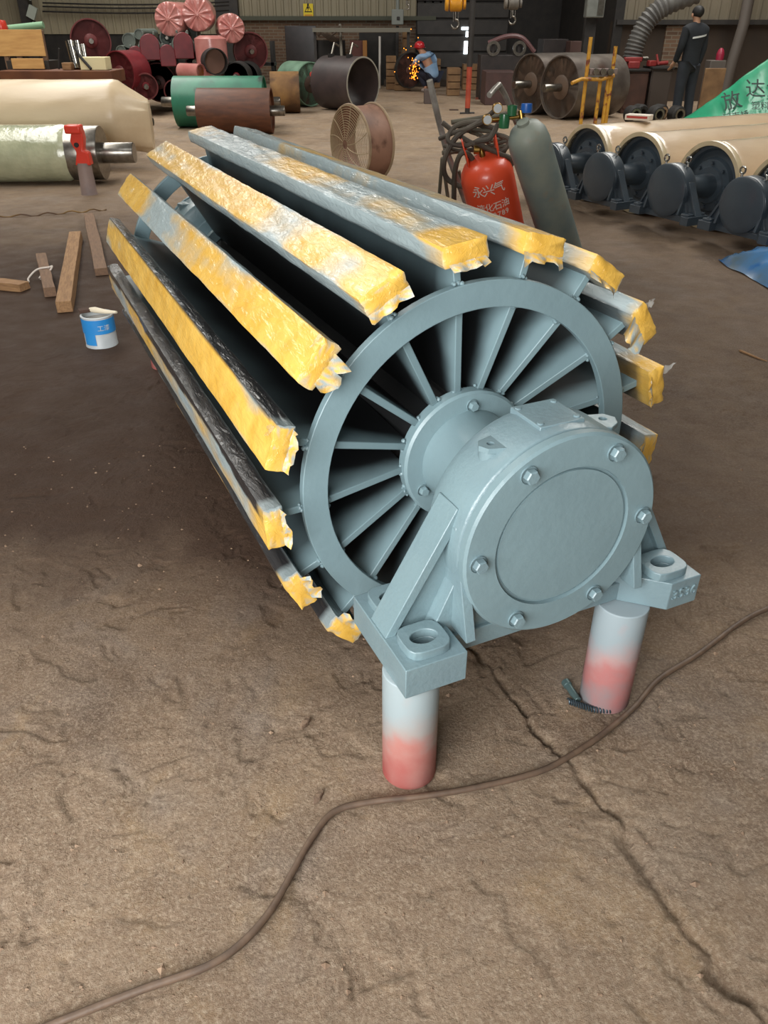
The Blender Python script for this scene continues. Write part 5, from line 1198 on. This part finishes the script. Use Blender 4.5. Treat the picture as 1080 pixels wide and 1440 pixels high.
# brick piece, pipe and board by the right rear wall
a, b = at(930, 95, 19.9), at(968, 36, 19.9); struct(MB().box(((a.x+b.x)/2, 20.02, (a.z+b.z)/2), (b.x-a.x, .08, b.z-a.z)).build('trim_4', m_brickw, smooth=0))
mb = MB(); dp = spline([at(888, 86, 17.6), at(893, 66, 17.6), at(902, 44, 17.6), at(917, 22, 17.6), at(940, 6, 17.6), at(980, -10, 17.6)], 16)
mb.tube(dp, [.17+.016*math.sin(i*1.6) for i in range(len(dp))], 14); t = tag(mb.build('flexible_duct', mat('grey_duct', (104, 102, 98), (86, 84, 82), rough=.6), smooth=60), 'ribbed grey flexible duct rising over the brown bench', 'duct')
a = at(1046, 40, 18.9); tag(MB().tube([(a.x-.15, 18.9, 0), (a.x-.1, 18.9, .8), (a.x, 18.95, 1.5), (a.x, 19, 3.5)], .11, 12).build('wall_pipe', mat('dull_pipe', (92, 84, 78), rough=.6)), 'dull grey pipe bent up along the stained brown wall', 'pipe')
gbox('wooden_board', 993, 1022, 96, 16.9, .06, m_ow, 'old wooden board standing right behind the person in the dark jacket', 'board')
gbox('clutter_box', 1000, 1022, 85, 17.2, .3, mat('grey_clutter', (96, 88, 82), rough=.7), 'grey tool box behind the old wooden board', 'box')
p = at(1013, 84, 17.3); tag(MB().lathe([(0, 0), (.07, 0), (.075, .1), (.05, .17), (.02, .2), (0, .2)], 16, 'z', (p.x, 17.35, at(1000, 85, 17.2).z)).build('red_bottle', mat('crimson_plastic', (150, 34, 60), rough=.4)), 'crimson bottle standing on the grey tool box', 'bottle')
# green tarp heap
m_tarp = mat('green_tarp', (44, 158, 116), (38, 138, 102), rough=.3, scale=3, coat=.4, bump=.15, bscale=6)
Yt = 13.2; R0, R1 = at(952, 176, Yt), at(1085, 76, Yt)
t = thing('green_tarp', 'bright green printed plastic tarp heaped beside the wrapped rolls', 'tarp', (0, 0, 0)); mb = MB(); nu, nv = 60, 30
def tz(u): return (R0.z+(R1.z-R0.z)*min(1, u/.5)) if u < .5 else R1.z+.06*math.sin((u-.5)*9)
def tarp_p(u, v):
    x = R0.x+(R1.x-R0.x)*u*2; z = tz(u); yy = Yt-.75*v if v > 0 else Yt-.9*v
    zz = z*(1-abs(v))**1.0
    wv = (float(fbm(u*14+v*3, v*2.2, 61, 3))-.5)*.07
    return Vector((x+.15*v, yy, max(.012, zz+wv*(1-abs(v)**3))))
mb.grid(lambda i, j: tuple(tarp_p(i/(nu-1), (j/(nv-1))*2-1)), nu, nv); mb.build('tarp_sheet', m_tarp, t, smooth=50)
m_ink = mat('black_print', (20, 44, 38), rough=.5)
def tarp_text(s_, u, v, size, rot=.0):
    p = tarp_p(u, v); n = (tarp_p(u+.03, v)-tarp_p(u-.03, v)).cross(tarp_p(u, v-.06)-tarp_p(u, v+.06)).normalized()
    n = Vector((0, -.8, .6)); up = Vector((.12, .6, .8)).normalized(); xx = up.cross(n).normalized(); up = n.cross(xx)
    o = text('printed_lettering', s_, size, m_ink, t, ext=.002); M_ = Matrix((xx, up, n)).transposed().to_4x4() @ Matrix.Rotation(rot, 4, 'Z'); M_.translation = p+n*.05; o.matrix_local = M_
tarp_text('放', .26, .28, .30, .35); tarp_text('达大', .44, .34, .30, .12)
tarp_text('河南桥', .26, .52, .13, .3); tarp_text('塑料编织', .44, .56, .13, .1)
